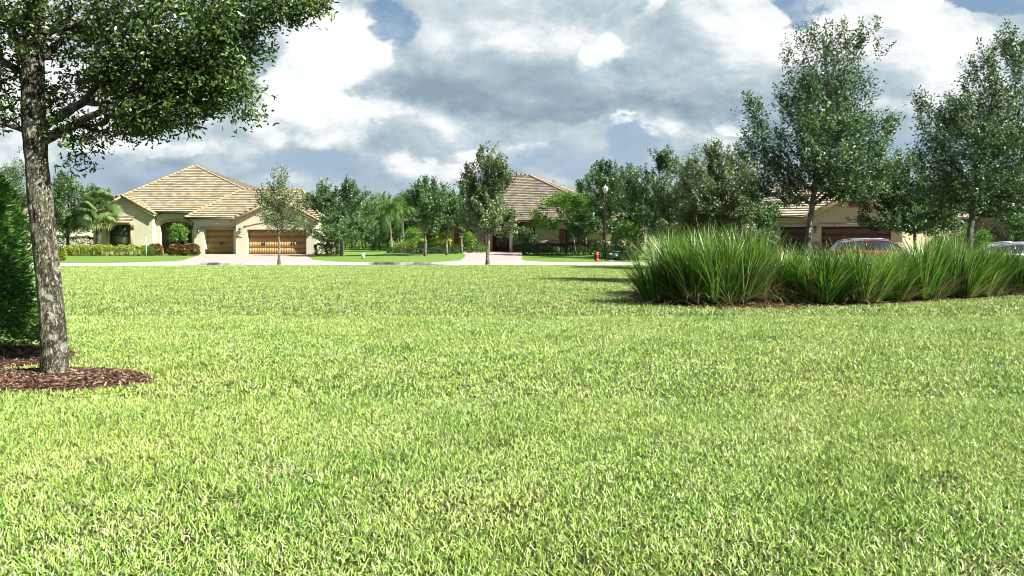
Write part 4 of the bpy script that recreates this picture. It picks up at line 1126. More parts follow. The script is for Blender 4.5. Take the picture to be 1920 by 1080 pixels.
def garage_door(x0, x1, h, y, mat, parent, leaves=2, handles=(.25,.75)):
    mb = MB(); rows = 4; cols = max(3, int((x1-x0)/.62)); g = .005
    mb.box(x0, x1, y+.012, y+.08, 0.01, h)
    for r in range(rows):
        z0, z1 = h*r/rows+.012, h*(r+1)/rows-.006
        for c in range(cols):
            a = x0+(x1-x0)*c/cols+g; b = x0+(x1-x0)*(c+1)/cols-g
            mb.box(a, b, y, y+.035, z0+.002, z1-.002)
            m = (b-a)/5
            for k in range(5): mb.box(a+m*k+.004, a+m*(k+1)-.004, y-.004, y+.002, z0+.03, z1-.03)
    o = mb.build('garage_door', mat, parent)
    for f in handles:
        xx = x0+(x1-x0)*f; hb = MB()
        hb.box(xx-.14, xx-.05, y-.05, y-.012, h*.36, h*.5).box(xx+.05, xx+.14, y-.05, y-.012, h*.36, h*.5)
        hb.tube([(xx-.07,y-.07,h*.40),(xx-.07,y-.09,h*.44),(xx-.07,y-.07,h*.48)], .015, 6)
        hb.build('handle', black_metal, o)
    return o
def lantern(x, y, z, parent, rot=0):
    mb = MB()
    mb.box(x-.06, x+.06, y-.02, y, z-.10, z+.16)
    mb.tube([(x,y-.02,z+.12),(x,y-.16,z+.22)], .014, 6)
    mb.lathe([(.02,.24),(.14,.14),(.15,.11),(.11,.10)], (x,y-.17,z), 6)
    mb.lathe([(.08,-.20),(.04,-.24),(.01,-.30)], (x,y-.17,z), 6)
    o = mb.build('wall_lantern', black_metal, parent)
    MB().lathe([(.07,-.19),(.10,.09)], (x,y-.17,z), 6).build('lantern_glass', grey_plastic_dark, o)
    return o
def window(x0, x1, z0, z1, y, parent, nx=3, nz=2, frame=dark_frame, trim=None):
    mb = MB(); f = .06
    mb.box(x0,x1,y-.04,y+.03,z0,z0+f).box(x0,x1,y-.04,y+.03,z1-f,z1).box(x0,x0+f,y-.04,y+.03,z0+f,z1-f).box(x1-f,x1,y-.04,y+.03,z0+f,z1-f)
    mb.box(x0+f,x1-f,y-.038,y+.02,(z0+z1)/2-.03,(z0+z1)/2+.03)
    for i in range(1,nx):
        xx = x0+(x1-x0)*i/nx; mb.box(xx-.012,xx+.012,y-.025,y+.0,(z0+z1)/2+.03,z1-f)
    o = mb.build('window', frame, parent)
    MB().box(x0+f*.5,x1-f*.5,y+.005,y+.02,z0+f*.5,z1-f*.5).build('pane', win_glass, o)
    return o
def fascia(mb, pts, h=.17, t=.05, z=0):
    for a, b in zip(pts[:-1], pts[1:]):
        a, b = Vector(a), Vector(b); d_ = (b-a); n = Vector((d_.y,-d_.x,0)).normalized()*t
        mb.prism([tuple(a),tuple(b),tuple(b-Vector((0,0,h))),tuple(a-Vector((0,0,h)))], tuple(n))

# ----- house 1 (cream, golden roof), local origin at (-26, 63, 0)
def house1():
    OX, OY = -26., 63.
    rt = empty('house', (OX,OY,0), 0, 'cream stucco house with golden tiled pyramid roof and three car garage', 'house')
    L = lambda x: x-OX
    gx0, gx1 = L(-22.5), L(-16.0)
    w = MB()
    # double garage bay, y = 0
    dx0, dx1 = L(-21.6), L(-16.75)
    wall(w, gx0, gx1, 0, 2.9, 0, [(dx0,dx1,0,2.02,.62)])
    gm = (gx0+gx1)/2
    w.add([(gx0,0,2.9),(gx1,0,2.9),(gm,0,2.9+.51*(gx1-gx0)/2)], [[0,1,2]])
    w.quad((gx1,0,0),(gx1,10.5,0),(gx1,10.5,2.9),(gx1,0,2.9)); w.quad((gx0,.7,0),(gx0,0,0),(gx0,0,2.9),(gx0,.7,2.9))
    # single garage bay, y = .6
    sx0, sx1 = L(-26.15), gx0
    d0, d1 = L(-25.35), L(-22.9)
    wall(w, sx0, sx1, 0, 3.0, .6, [(d0,d1,0,2.02,.75)])
    w.quad((sx0,3.,0),(sx0,.6,0),(sx0,.6,3.0),(sx0,3.,3.0))
    # entry wall y = 2.8
    ex0, ex1 = L(-30.3), sx0
    a0, a1 = L(-29.95), L(-27.25)
    wall(w, ex0, ex1, 0, 3.6, 2.8, [(a0,a1,0,2.75,.35)])
    arch_fill(w, a0, a1, 2.35, 2.75, 2.8, .35)
    # left wing y = 2.2
    lx0, lx1 = L(-35.3), ex0
    wx0, wx1 = L(-33.95), L(-32.2)
    wall(w, lx0, lx1, 0, 3.5, 2.2, [(wx0,wx1,.6,2.45,.18)])
    lm = (lx0+lx1)/2
    w.add([(lx0,2.2,3.5),(lx1,2.2,3.5),(lm,2.2,3.5+.55*(lx1-lx0)/2)], [[0,1,2]])
    w.quad((lx1,2.2,0),(lx1,2.85,0),(lx1,2.85,3.5),(lx1,2.2,3.5)); w.quad((lx0,18,0),(lx0,2.2,0),(lx0,2.2,3.5),(lx0,18,3.5))
    w.quad((L(-18.),18,0),(lx0,18,0),(lx0,18,3.5),(L(-18.),18,3.5))
    w.quad((gx1,10.5,0),(L(-18.),10.5,0),(L(-18.),10.5,3.2),(gx1,10.5,3.2))
    w.quad((L(-18.),10.5,0),(L(-18.),18,0),(L(-18.),18,3.5),(L(-18.),10.5,3.5))
    # porch inside
    w.build('wall', cream, rt)
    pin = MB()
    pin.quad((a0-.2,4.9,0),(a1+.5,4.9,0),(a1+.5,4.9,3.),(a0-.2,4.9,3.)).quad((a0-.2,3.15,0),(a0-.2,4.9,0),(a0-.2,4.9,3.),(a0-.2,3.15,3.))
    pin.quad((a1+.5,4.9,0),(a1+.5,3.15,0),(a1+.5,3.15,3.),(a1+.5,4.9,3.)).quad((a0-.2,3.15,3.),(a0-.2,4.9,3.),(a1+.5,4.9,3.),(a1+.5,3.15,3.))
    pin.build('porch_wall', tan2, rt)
    fd = MB().box(a0+.05,a0+1.15,4.8,4.88,.02,2.3).box(a0+.16,a0+.54,4.77,4.80,.15,2.15).box(a0+.66,a0+1.04,4.77,4.80,.15,2.15).build('front_door', door_dark, rt)
    MB().tube([(a0+.60,4.72,.9),(a0+.60,4.72,1.25)], .018, 6).build('handle', brass, fd)
    window(a1-1.15, a1-.05, .4, 2.3, 4.84, rt, 3)
    # trims
    t = MB()
    arch_trim(t, a0-.22, a1+.12, 2.42, 2.80, 2.8, .15, .07)
    arch_trim(t, dx0-.25, dx1+.25, 2.20, 2.62, 0, .10, .05)
    t.box(d0-.22, d1+.22, .50, .60, 2.12, 2.24).box(d0-.16, d1+.16, .54, .60, 2.03, 2.12)
    t.box(wx0-.20, wx0-.0, 2.12, 2.2, .5, 2.6).box(wx1, wx1+.20, 2.12, 2.2, .5, 2.6).box(wx0-.3, wx1+.3, 2.08, 2.2, .42, .55)
    t.build('trim', trimm, rt, split=True)
    garage_door(dx0, dx1, 2.02, .50, door_oak, rt)
    garage_door(d0, d1, 2.02, 1.22, door_oak, rt, handles=(.5,))
    # window with small tiled awning
    window(wx0, wx1, .6, 2.45, 2.34, rt, 3)
    ay0, az = 1.25, 2.72
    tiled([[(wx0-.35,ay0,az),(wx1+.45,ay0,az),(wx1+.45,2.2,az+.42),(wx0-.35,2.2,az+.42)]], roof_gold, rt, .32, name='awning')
    br = MB().box(wx0-.35, wx1+.45, ay0, ay0+.06, az-.13, az)
    for xx in (wx0-.22, wx1+.22): br.prism([(xx,2.2,2.0),(xx,ay0+.1,2.62),(xx,ay0+.1,2.72),(xx,2.2,2.72)], (.1,0,0))
    br.build('awning_bracket', trimm, rt, split=True)
    # roofs
    PY = 2.4
    apex = (L(-30.37), 11.0, 8.18)
    c1, c2, c3, c4 = (L(-36.2),PY,3.52),(L(-18.8),PY,3.52),(L(-18.8),19.6,3.52),(L(-36.2),19.6,3.52)
    main = [[c1,c2,apex],[c2,c3,apex],[c3,c4,apex],[c4,c1,apex]]
    ge, gz = .2, 2.98
    rz_ = 5.56; ry = 5.4
    e1, e2 = (L(-26.75),ge,gz),(L(-15.6),ge,gz); r1, r2 = (L(-23.9),ry,rz_),(L(-18.6),ry,rz_)
    e3, e4 = (L(-15.6),10.8,gz),(L(-26.75),10.8,gz)
    # front roof plane of the garage wing stops at the left of the gable valley; gable covers the rest
    gar = [[e1,(gx0-.1,ge,gz),(gx0-.1,ge+.001,gz),r1],[e1,r1,e4],[r2,e2,e3],[r1,r2,e3,e4]]
    def plane_z(y): return gz+(rz_-gz)*(y-ge)/(ry-ge)
    gl, gr, gz0 = gx0-.35, gx1+.35, 2.72
    gp = gz0+.51*(gr-gl)/2 + .06
    yv = ge+(gp-gz)/(rz_-gz)*(ry-ge)
    gar[0] = [e1,(gl+.05,ge,gz),(gm,yv,gp),(gr-.3,ge,gz),e2,r2,r1]
    gar = [[e1,(gl+.3,ge,gz),(gm,yv,gp),r1],[(gm,yv,gp),(gr-.3,ge,gz),e2,r2],[r1,(gm,yv,gp),r2],[e1,r1,e4],[r2,e2,e3],[r1,r2,e3,e4]]
    gab = [[(gl,-.4,gz0),(gm,-.4,gp),(gm,yv+.3,gp),(gl,ge+.4,gz0)],[(gr,-.4,gz0),(gr,ge+.4,gz0),(gm,yv+.3,gp),(gm,-.4,gp)]]
    ll, lr, lz0 = lx0-.45, lx1+.35, 3.30
    lp = lz0+.55*(lr-ll)/2
    lgab = [[(ll,1.8,lz0),(lm,1.8,lp),(lm,8.,lp),(ll,8.,lz0)],[(lr,1.8,lz0),(lr,4.2,lz0),(lm,8.,lp),(lm,1.8,lp)]]
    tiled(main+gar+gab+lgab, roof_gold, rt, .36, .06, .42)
    caps([(c1,apex),(c2,apex),(e1,r1),(r1,r2),(r2,e2),((gl,-.36,gz0),(gm,-.36,gp)),((gr,-.36,gz0),(gm,-.36,gp)),((gm,-.4,gp),(gm,yv,gp)),((lr,1.84,lz0),(lm,1.84,lp)),((ll,1.84,lz0),(lm,1.84,lp))], cap_gold, rt, .085)
    # rake boards, fascia/gutters and soffits
    g = MB()
    for (a, b) in (((gl,-.38,gz0-.02),(gm,-.38,gp-.02)),((gm,-.38,gp-.02),(gr,-.38,gz0-.02)),((lr,1.82,lz0-.02),(lm,1.82,lp-.02)),((lm,1.82,lp-.02),(ll,1.82,lz0-.02))):
        g.prism([a,b,(b[0],b[1],b[2]-.2),(a[0],a[1],a[2]-.2)], (0,.06,0))
    g.build('rake_board', trimm, rt, split=True)
    s = MB()
    s.box(L(-36.1), L(-26.2), PY+.02, PY+.5, 3.40, 3.50)
    s.prism([(gl,-.34,gz0-.06),(gm,-.34,gp-.06),(gm,.0,gp-.06),(gl,.0,gz0-.06)], (0,0,-.03)); s.prism([(gm,-.34,gp-.06),(gr,-.34,gz0-.06),(gr,.0,gz0-.06),(gm,0,gp-.06)], (0,0,-.03))
    s.prism([(lm,1.86,lp-.06),(lr,1.86,lz0-.06),(lr,2.2,lz0-.06),(lm,2.2,lp-.06)], (0,0,-.03)); s.prism([(ll,1.86,lz0-.06),(lm,1.86,lp-.06),(lm,2.2,lp-.06),(ll,2.2,lz0-.06)], (0,0,-.03))
    s.box(L(-26.7), gl+.3, ge+.04, .62, 2.86, 2.92)
    s.build('soffit', trimm, rt, split=True)
    gt = MB()
    gt.box(lr-.1, L(-26.5), PY-.12, PY+.02, 3.38, 3.53).box(L(-26.8), gl+.1, ge-.12, ge+.02, 2.85, 2.99)
    gt.tube([(L(-26.6),ge-.05,2.88),(L(-26.35),.45,2.7),(L(-26.25),.52,2.6),(L(-26.25),.52,0.05)], .045, 6)
    gt.tube([(gx0-.06,.52,2.86),(gx0-.06,.52,0.05)], .03, 6)
    gt.build('gutter', bronze, rt, split=True)
    lantern(L(-25.72), .6, 1.9, rt); lantern(L(-22.12), 0, 1.9, rt); lantern(L(-16.35), 0, 1.9, rt)
    MB().cbox(L(-24.35), L(-24.05), .52, .6, 2.48, 2.62).build('flood_light', white_paint, rt)
    MB().box(L(-22.4), L(-21.95), -.03, 0, 1.38, 1.50).build('house_number_plaque', brass, rt)
house1()

# ----- generic hip-roofed house body for houses 2 and 3
R2 = R(-20)
def house2():
    rt = empty('house', (-1.09,72.,0), R2, 'tan house with brown tiled roof and dark arched entry door behind the conical oak', 'house')
    w = MB(); st = MB(); H = 2.95
    # centre (entry) wall at y=0
    wall(w, -2.8, 1.15, 0, H+.55, 0, [(-.9,.9,0,2.35,.5)])
    arch_fill(w, -.9, .9, 1.75, 2.35, 0, .5)
    w.quad((1.15,0,0),(1.15,2.,0),(1.15,2.,H+.55),(1.15,0,H+.55)); w.quad((-2.8,1.2,0),(-2.8,0,0),(-2.8,0,H+.55),(-2.8,1.2,H+.55))
    # porch bay recessed
    wall(w, 1.15, 3.6, 0, H, 2., [(1.6,3.3,.4,2.2,.12)])
    w.quad((3.6,2.,0),(3.6,-.6,0),(3.6,-.6,H),(3.6,2.,H))
    # right wing with red shuttered window
    wall(w, 3.6, 11.2, 0, H, -.6, [(6.4,7.75,.75,2.1,.12)])
    w.quad((11.2,-.6,0),(11.2,14,0),(11.2,14,H),(11.2,-.6,H))
    # left wing
    wall(w, -9.3, -2.8, 0, H, 1.2, [(-4.7,-3.3,.5,2.1,.12),(-7.9,-6.6,.7,2.1,.12)])
    w.quad((-9.3,14,0),(-9.3,1.2,0),(-9.3,1.2,H),(-9.3,14,H)); w.quad((11.2,14,0),(-9.3,14,0),(-9.3,14,H),(11.2,14,H))
    w.build('wall', tan, rt)
    st.box(-2.75,-1.35,-.06,0,0,2.6).box(3.62,6.0,-.68,-.6,0,1.12).box(8.3,11.2,-.68,-.6,0,1.12).box(1.2,1.5,-.06,-.0,0,2.6)
    st.build('stone_cladding', stone, rt, split=True)
    c = MB(); c.cbox(-1.3,-1.0,-.22,.0,0,2.3,.02).cbox(1.0,1.3,-.22,.0,0,2.3,.02)
    ar = MB(); arch_trim(ar, -1.2, 1.2, 2.302, 2.75, 0, .14, .10); ar.build('arch_trim', white_paint, rt)
    c.build('entry_column', white_paint, rt, split=True)
    dr = MB().box(-.9,.9,.42,.5,.02,2.34).box(-.82,-.06,.39,.42,.2,1.95).box(.06,.82,.39,.42,.2,1.95).build('front_door', door_dark, rt)
    MB().tube([(-.05,.34,.95),(-.05,.34,1.3)],.02,6).tube([(.05,.34,.95),(.05,.34,1.3)],.02,6).build('handle', rim_m, dr)
    window(1.6,3.3,.4,2.2,2.06,rt); window(6.4,7.75,.75,2.1,-.54,rt); window(-4.7,-3.3,.5,2.1,1.26,rt); window(-7.9,-6.6,.7,2.1,1.26,rt)
    for a, b, y in ((5.9,6.38,-.66),(7.77,8.25,-.66),(-5.2,-4.72,1.14),(-8.4,-7.92,1.14)):
        sm = MB().box(a,b,y,y+.06,.72,2.13)
        for k in range(12): sm.box(a+.05,b-.05,y-.015,y+.002,.80+k*.105,.86+k*.105)
        sm.build('shutter', shutter_red, rt)
    # roof
    e = [(-9.9,.8,H-.05),(11.8,-1.1,H-.05),(11.8,14.6,H-.05),(-9.9,14.6,H-.05)]
    e[0] = (-9.9,-.5,H-.05); e[1] = (11.8,-1.1,H-.05)
    ra, rb = (-1.6,7.6,7.65),(.2,7.6,7.65)
    gp = 4.45; gz0 = H+.30
    gl, gr = -3.1, 1.5; gmx = (gl+gr)/2
    tiled([[e[0],e[1],rb,ra],[e[1],e[2],rb],[e[2],e[3],ra,rb],[e[3],e[0],ra],[(gl,-.9,gz0),(gmx,-.9,gp),(gmx,3.4,gp),(gl,3.4,gz0)],[(gr,-.9,gz0),(gr,3.4,gz0),(gmx,3.4,gp),(gmx,-.9,gp)]], roof_brown, rt, .36, .06, .42)
    caps([(e[0],ra),(ra,rb),(e[1],rb),(e[2],rb),(e[3],ra)], cap_brown, rt, .09)
    MB().add([(-2.8,-.001,H+.5),(1.15,-.001,H+.5),(gmx,-.001,gp-.12)],[[0,1,2]]).build('gable_wall', tan, rt)
    g = MB(); fascia(g, [(3.2,-1.08,H-.02),(11.8,-1.12,H-.02)]); fascia(g, [(-9.9,-.5,H-.02),(-3.2,-.72,H-.02)]); g.build('gutter', bronze, rt, split=True)
    MB().box(-9.8,11.7,-.45,.9,H-.14,H-.10).build('soffit', trimm, rt)
    lantern(-1.15, -.23, 2.0, rt)
house2()

def house3():
    th = R(-35)
    rt = empty('house', (22.55,58.5,0), th, 'tan stucco house with brown garage doors and stone base behind the red car', 'house')
    H = 3.05; w = MB(); st = MB(); t = MB()
    wall(w, 0, 6.3, 0, H, 0, [(.8,5.55,0,2.2,.25)])
    gm = 3.15; pk = H+.5*3.15
    w.add([(0,0,H),(6.3,0,H),(gm,0,pk)], [[0,1,2]])
    w.quad((6.3,0,0),(6.3,9,0),(6.3,9,H),(6.3,0,H)); w.quad((0,.8,0),(0,0,0),(0,0,H),(0,.8,H))
    wall(w, -3.1, 0, 0, H, .8, [(-2.45,-.3,0,2.2,.25)])
    w.quad((-3.1,6,0),(-3.1,.8,0),(-3.1,.8,H),(-3.1,6,H))
    wall(w, -13., -3.1, 0, H, 6., [(-6.5,-5.,.6,2.2,.12),(-10.5,-9.,.6,2.2,.12)])
    w.quad((-13,16,0),(-13,6,0),(-13,6,H),(-13,16,H)); w.quad((12.,16,0),(-13,16,0),(-13,16,H),(12.,16,H))
    # angled sunlit side wing with its small window
    c_, s_ = math.cos(th), math.sin(th)
    def toL(x, y):
        dx, dy = x-22.55, y-58.5; return (dx*c_+dy*s_, -dx*s_+dy*c_)
    p1 = toL(X(1702,60.), 60.); p2 = toL(X(1822,66.), 66.)
    w.quad((p1[0],p1[1],0),(p2[0],p2[1],0),(p2[0],p2[1],H+.1),(p1[0],p1[1],H+.1))
    w.build('wall', tan2, rt)
    for a, b, y in ((-.02,.78,-.09),(5.57,6.38,-.09),(-3.14,-2.47,.71),(-.28,-.0,.71)): st.box(a,b,y,y+.10,0,1.05)
    st.box(6.30,6.39,.015,1.6,0,1.05)
    st.box(-4.1,-3.5,5.2,5.8,0,2.2)
    st.build('stone_cladding', stone, rt, split=True)
    t.box(.62,5.73,-.05,.0,2.22,2.44).box(-2.6,-.15,.75,.8,2.22,2.44)
    # individual stones of the flat lintels stand proud
    for k in range(24):
        a = .64+k*.2115; t.box(a,a+.19,-.075-.01*(k%3),-.05,2.23,2.42)
    t.build('stone_lintel', plain('lintel_stone', (.34,.30,.26), .9, .2, noise=.3, nscale=3.), rt)
    garage_door(.8, 5.55, 2.2, .2, door_brown, rt)
    garage_door(-2.45, -.3, 2.2, 1.0, door_brown, rt, handles=(.5,))
    lantern(.38, 0, 2.0, rt); lantern(5.92, 0, 2.0, rt); lantern(-2.8, .8, 2.0, rt)
    MB().box(2.75,3.55,-.03,0,3.6,4.05).build('gable_vent', shutter_red, rt)
    window(-6.5,-5.,.6,2.2,6.06,rt); window(-10.5,-9.,.6,2.2,6.06,rt)
    # small window on the angled wing
    v1 = Vector((p1[0],p1[1],0)); v2 = Vector((p2[0],p2[1],0)); u = (v2-v1).normalized(); nrm = Vector((u.y,-u.x,0)); Lw = (v2-v1).length
    a = v1+u*(Lw*.66); b = a+u*.7
    m1 = MB(); m1.prism([tuple(a+nrm*.01+Vector((0,0,2.15))),tuple(b+nrm*.01+Vector((0,0,2.15))),tuple(b+nrm*.01+Vector((0,0,2.6))),tuple(a+nrm*.01+Vector((0,0,2.6)))], tuple(nrm*.06))
    wf = m1.build('window', white_paint, rt)
    a2, b2 = a+u*.09+nrm*.075, b-u*.09+nrm*.075
    MB().quad(tuple(a2+Vector((0,0,2.22))),tuple(b2+Vector((0,0,2.22))),tuple(b2+Vector((0,0,2.53))),tuple(a2+Vector((0,0,2.53)))).build('pane', win_glass, wf)
    # roofs
    z0 = H-.03
    E1, E2, E3, E4 = (-3.55,.4,z0),(6.7,.4,z0),(6.7,11.2,z0),(-3.55,11.2,z0)
    r1, r2 = (-.6,5.8,5.75),(3.75,5.8,5.75)
    gl, gr, gz0 = -.35, 6.65, H-.17; gp = gz0+.5*(gr-gl)/2+.05
    F1, F2, F3, F4 = (-13.5,5.5,z0),(12.,5.5,z0),(12.,16.5,z0),(-13.5,16.5,z0)
    q1, q2 = (-8.,11.,5.9),(4.,11.,6.3)
    wq1 = v1 - u*.3 + nrm*.45; wq2 = v2 + u*.4 + nrm*.45
    wb1 = wq1 - nrm*6.; wb2 = wq2 - nrm*6. - u*3.
    tiled([[E1,E2,r2,r1],[E1,r1,E4],[E2,E3,r2],[r1,r2,E3,E4],
           [(gl,-.42,gz0),(gm,-.42,gp),(gm,4.4,gp),(gl,4.4,gz0)],[(gr,-.42,gz0),(gr,4.4,gz0),(gm,4.4,gp),(gm,-.42,gp)],
           [F1,(4.,5.5,z0),q2,q1],[q1,q2,(4.,16.5,z0),F4],[F4,F1,q1],
           [(wq1.x,wq1.y,z0),(wq2.x,wq2.y,z0),(wb2.x,wb2.y,z0+2.6),(wb1.x,wb1.y,z0+2.6)],[(wq2.x,wq2.y,z0),(wb2.x,wb2.y,z0+2.6),((wb2-nrm*5).x,(wb2-nrm*5).y,z0)]], roof_sand, rt, .44, .07, .42)
    caps([(E1,r1),(r1,r2),(E2,r2),((gl,-.38,gz0),(gm,-.38,gp)),((gr,-.38,gz0),(gm,-.38,gp)),((gm,-.4,gp),(gm,4.,gp)),(F1,q1),(q1,q2)], cap_gold, rt, .085)
    g = MB()
    for (a, b) in (((gl,-.40,gz0-.02),(gm,-.40,gp-.02)),((gm,-.40,gp-.02),(gr,-.40,gz0-.02))):
        g.prism([a,b,(b[0],b[1],b[2]-.2),(a[0],a[1],a[2]-.2)], (0,.06,0))
    g.build('rake_board', trimm, rt, split=True)
    g = MB(); g.box(-3.6,-.35,.26,.40,z0-.14,z0+.01); fascia(g, [(wq1.x,wq1.y,z0),(wq2.x,wq2.y,z0)], .14, .05); g.box(-13.5,-3.6,5.38,5.52,z0-.14,z0+.01); g.build('gutter', bronze, rt, split=True)
    MB().box(-3.4,-.3,.42,.8,z0-.12,z0-.06).build('soffit', trimm, rt)
house3()

# ---------------------------------------------------------------- cars
def car(label, loc, paint, H=1.6, L=4.6, Wd=1.82, name='parked_car', low=False, rz=0, roofm=None):
    rt = empty(name, loc, rz, label, 'car')
    # stations along x (0 rear .. L front): x, z bottom, z belt, z top-of-body
    hw = Wd/2
    st = [(0,.42,.72,.86),(.06,.30,.80,.98),(.5,.28,.86,1.02),(1.2,.27,.84,.99),(2.2,.27,.82,.96),(3.1,.27,.80,.95),(3.5,.27,.78,.93),(3.9,.27,.74,.86),(4.3,.28,.66,.78),(4.54,.32,.56,.66),(4.6,.40,.50,.54)]
    k = L/4.6; zk = H/1.6
    wf = [.80,.93,.98,1,1,1,1,.98,.94,.86,.78]
    V = []; n = 10
    for (x, zb, zm, zt), f in zip(st, wf):
        w = hw*f; x *= k
        V += [(x,-w*.9,zb*zk),(x,-w,(zb+.16)*zk),(x,-w*1.0,zm*zk*.85),(x,-w*.985,zm*zk),(x,-w*.90,zt*zk),
              (x,w*.90,zt*zk),(x,w*.985,zm*zk),(x,w,zm*zk*.85),(x,w,(zb+.16)*zk),(x,w*.9,zb*zk)]
    Fs = [[i*n+j, (i+1)*n+j, (i+1)*n+(j+1)%n, i*n+(j+1)%n] for i in range(len(st)-1) for j in range(n)]
    Fs += [list(range(n)), [(len(st)-1)*n+j for j in range(n-1,-1,-1)]]
    body = mk('body', V, Fs, paint, rt, True)
    # greenhouse
    gs = [(.12,1.0,1.0,.80),(.42,.99,1.42,.70),(.8,.98,1.53,.66),(1.5,.97,1.59,.64),(2.2,.96,1.60,.64),(2.8,.95,1.545,.65),(3.15,.945,1.36,.70),(3.62,.93,.935,.84)]
    if low: gs = [(.35,1.0,1.0,.80),(.9,.99,1.36,.70),(1.3,.98,1.52,.66),(1.7,.97,1.59,.64),(2.2,.96,1.60,.64),(2.7,.95,1.53,.65),(3.1,.945,1.33,.70),(3.6,.93,.935,.84)]
    V = []; 
    for x, zb, zt, wt in gs:
        x *= k; V += [(x,-hw*.90,zb*zk-.02),(x,-hw*wt*1.03,max(zb*zk,zt*zk-.07)),(x,-hw*(wt-.1),zt*zk),(x,hw*(wt-.1),zt*zk),(x,hw*wt*1.03,max(zb*zk,zt*zk-.07)),(x,hw*.90,zb*zk-.02)]
    n = 6
    glassF, roofF = [], []
    for i in range(len(gs)-1):
        for j in range(n-1):
            f = [i*n+j, (i+1)*n+j, (i+1)*n+j+1, i*n+j+1]
            if j in (1,2,3) and 1 <= i <= 4: roofF.append(f)
            else: glassF.append(f)
    mk('window_glass', V, glassF, car_glass, rt, False)
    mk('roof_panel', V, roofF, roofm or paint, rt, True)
    # pillars and rails
    pm = MB()
    for sg in (-1, 1):
        def sp(i, f):     # point on side glass at station i, f from belt to top
            x, zb, zt, wt = gs[i]; y0, y1 = hw*.90, hw*wt*1.03
            return (x*k, sg*(y0+(y1-y0)*f+.006), (zb*zk-.02)+(max(zb*zk,zt*zk-.07)-(zb*zk-.02))*f)
        pm.tube([sp(i,1.) for i in range(1,8)], .028, 6)
        pm.tube([sp(3,0), sp(3,1)], .035, 6); pm.tube([sp(5,0), sp(5,.95)], .028, 6); pm.tube([sp(7,0), sp(6,1)], .03, 6); pm.tube([sp(1,0), sp(1,1)], .05, 6)
    pm.build('pillar', paint, rt, True)
    rl = MB()
    for sg in (-1, 1): rl.tube([(gs[i][0]*k, sg*hw*.60, gs[i][2]*zk+.035) for i in range(1,6)], .016, 6)
    rl.build('roof_rail', rim_m, rt, True)
    for sg in (-1, 1):
        MB().lathe([(.02,-.06),(.1,-.05),(.12,0),(.1,.06),(.02,.07)], (3.05*k, sg*(hw+.06), 1.0*zk), 10).build('mirror', paint, rt, True)
        MB().cbox(4.30*k,4.52*k,sg*hw*.72-.16,sg*hw*.72+.16,.60*zk,.72*zk).build('headlight', light_clear, rt)
        MB().cbox(-.01,.10,sg*hw*.74-.14,sg*hw*.74+.14,.74*zk,.94*zk).build('tail_light', light_red, rt)
        for x in (.85, 3.70):
            wv = MB(); cy = sg*(hw-.12)
            P = [(.335*math.cos(a), .335*math.sin(a)) for a in [2*PI*i/24 for i in range(24)]]
            wv.prism([(x*k+p, cy-.11, .335+q) for p, q in P], (0,.22,0)); t_ = wv.build('wheel', tyre_m, rt)
            rm = MB(); rm.prism([(x*k+p*.64, cy+sg*.115-.005, .335+q*.64) for p, q in P], (0,.01,0)); rm.build('rim', rim_m, t_)
    return rt
car('dark red crossover car with a pale sky reflection painted on its roof parked behind the grass clumps', (X(1563,42.2),42.3,-.10), car_red, 1.46, 4.6, roofm=car_silver)  # silver roof panel paints the sky's reflection onto the red car
car('silver blue car parked at the right edge, only its roof showing', (X(1836,40.2),40.6,-.10), car_silver, 1.28, 4.5, low=True)

# ---------------------------------------------------------------- street things
def lamp():
    d = 50.; h = Z(352, d)
    rt = empty('street_lamp', (X(1135,d), d, 0), 0, 'black street lamp with a pale urn lantern between the oaks', 'street lamp')
    MB().lathe([(.20,0),(.20,.12),(.14,.2),(.12,.6),(.08,.75),(.06,.85),(.055,h-.45),(.09,h-.42),(.05,h-.36)], (0,0,0), 12).build('pole', black_metal, rt, True)
    MB().lathe([(.09,h-.36),(.17,h-.12),(.19,h-.06)], (0,0,0), 10).build('lantern_glass', frost, rt)
    MB().lathe([(.21,h-.06),(.20,h-.02),(.10,h+.08),(.03,h+.12),(.02,h+.2)], (0,0,0), 10).build('lamp_cap', frost, rt)
lamp()
def hydrant():
    d = 46.4
    rt = empty('fire_hydrant', (X(1119,d), d, 0), 0, 'red fire hydrant on the verge left of the green box', 'fire hydrant')
    MB().lathe([(.17,0),(.17,.04),(.12,.05),(.115,.36),(.15,.37),(.15,.41),(.125,.42),(.11,.50),(.06,.555),(.025,.565),(.025,.60)], (0,0,0), 16).build('barrel', red_paint, rt, True)
    for a, r in ((0,.045),(PI,.045),(-PI/2,.062)):
        c = Vector((math.cos(a), math.sin(a), 0))
        MB().tube([Vector((0,0,.29))+c*.09, Vector((0,0,.29))+c*.17, Vector((0,0,.29))+c*.171, Vector((0,0,.29))+c*.205], [r*.9,r*.9,r*1.25,r*1.2], 8).build('outlet_cap', red_paint, rt)
hydrant()
def ubox():
    d = 47.; x0, x1 = X(1138,d), X(1168,d); w = (x1-x0)
    rt = empty('utility_box', ((x0+x1)/2, d, 0), 0, 'dark green transformer box with a white notice on the verge', 'utility box')
    h = .56
    MB().box(-w/2-.08,w/2+.08,-.5,.5,-.02,.05).build('base', concrete, rt)
    MB().cbox(-w/2,w/2,-.4,.4,.05,h,.03).build('cabinet', green_metal, rt)
    MB().box(-w/2-.02,w/2+.02,-.43,.42,h+.002,h+.035).build('lid', green_metal, rt)
    MB().box(-.03,.14,-.406,-.401,.28,.40).build('notice', white_paint, rt)
    MB().box(-.38,-.26,-.406,-.401,.40,.48).build('notice', yellow_paint, rt)
ubox()
d = 51.5; rt = empty('utility_pedestal', (X(681,d), d, 0), 0, 'small pale grey utility pedestal on the lawn by the dark oak', 'utility box')
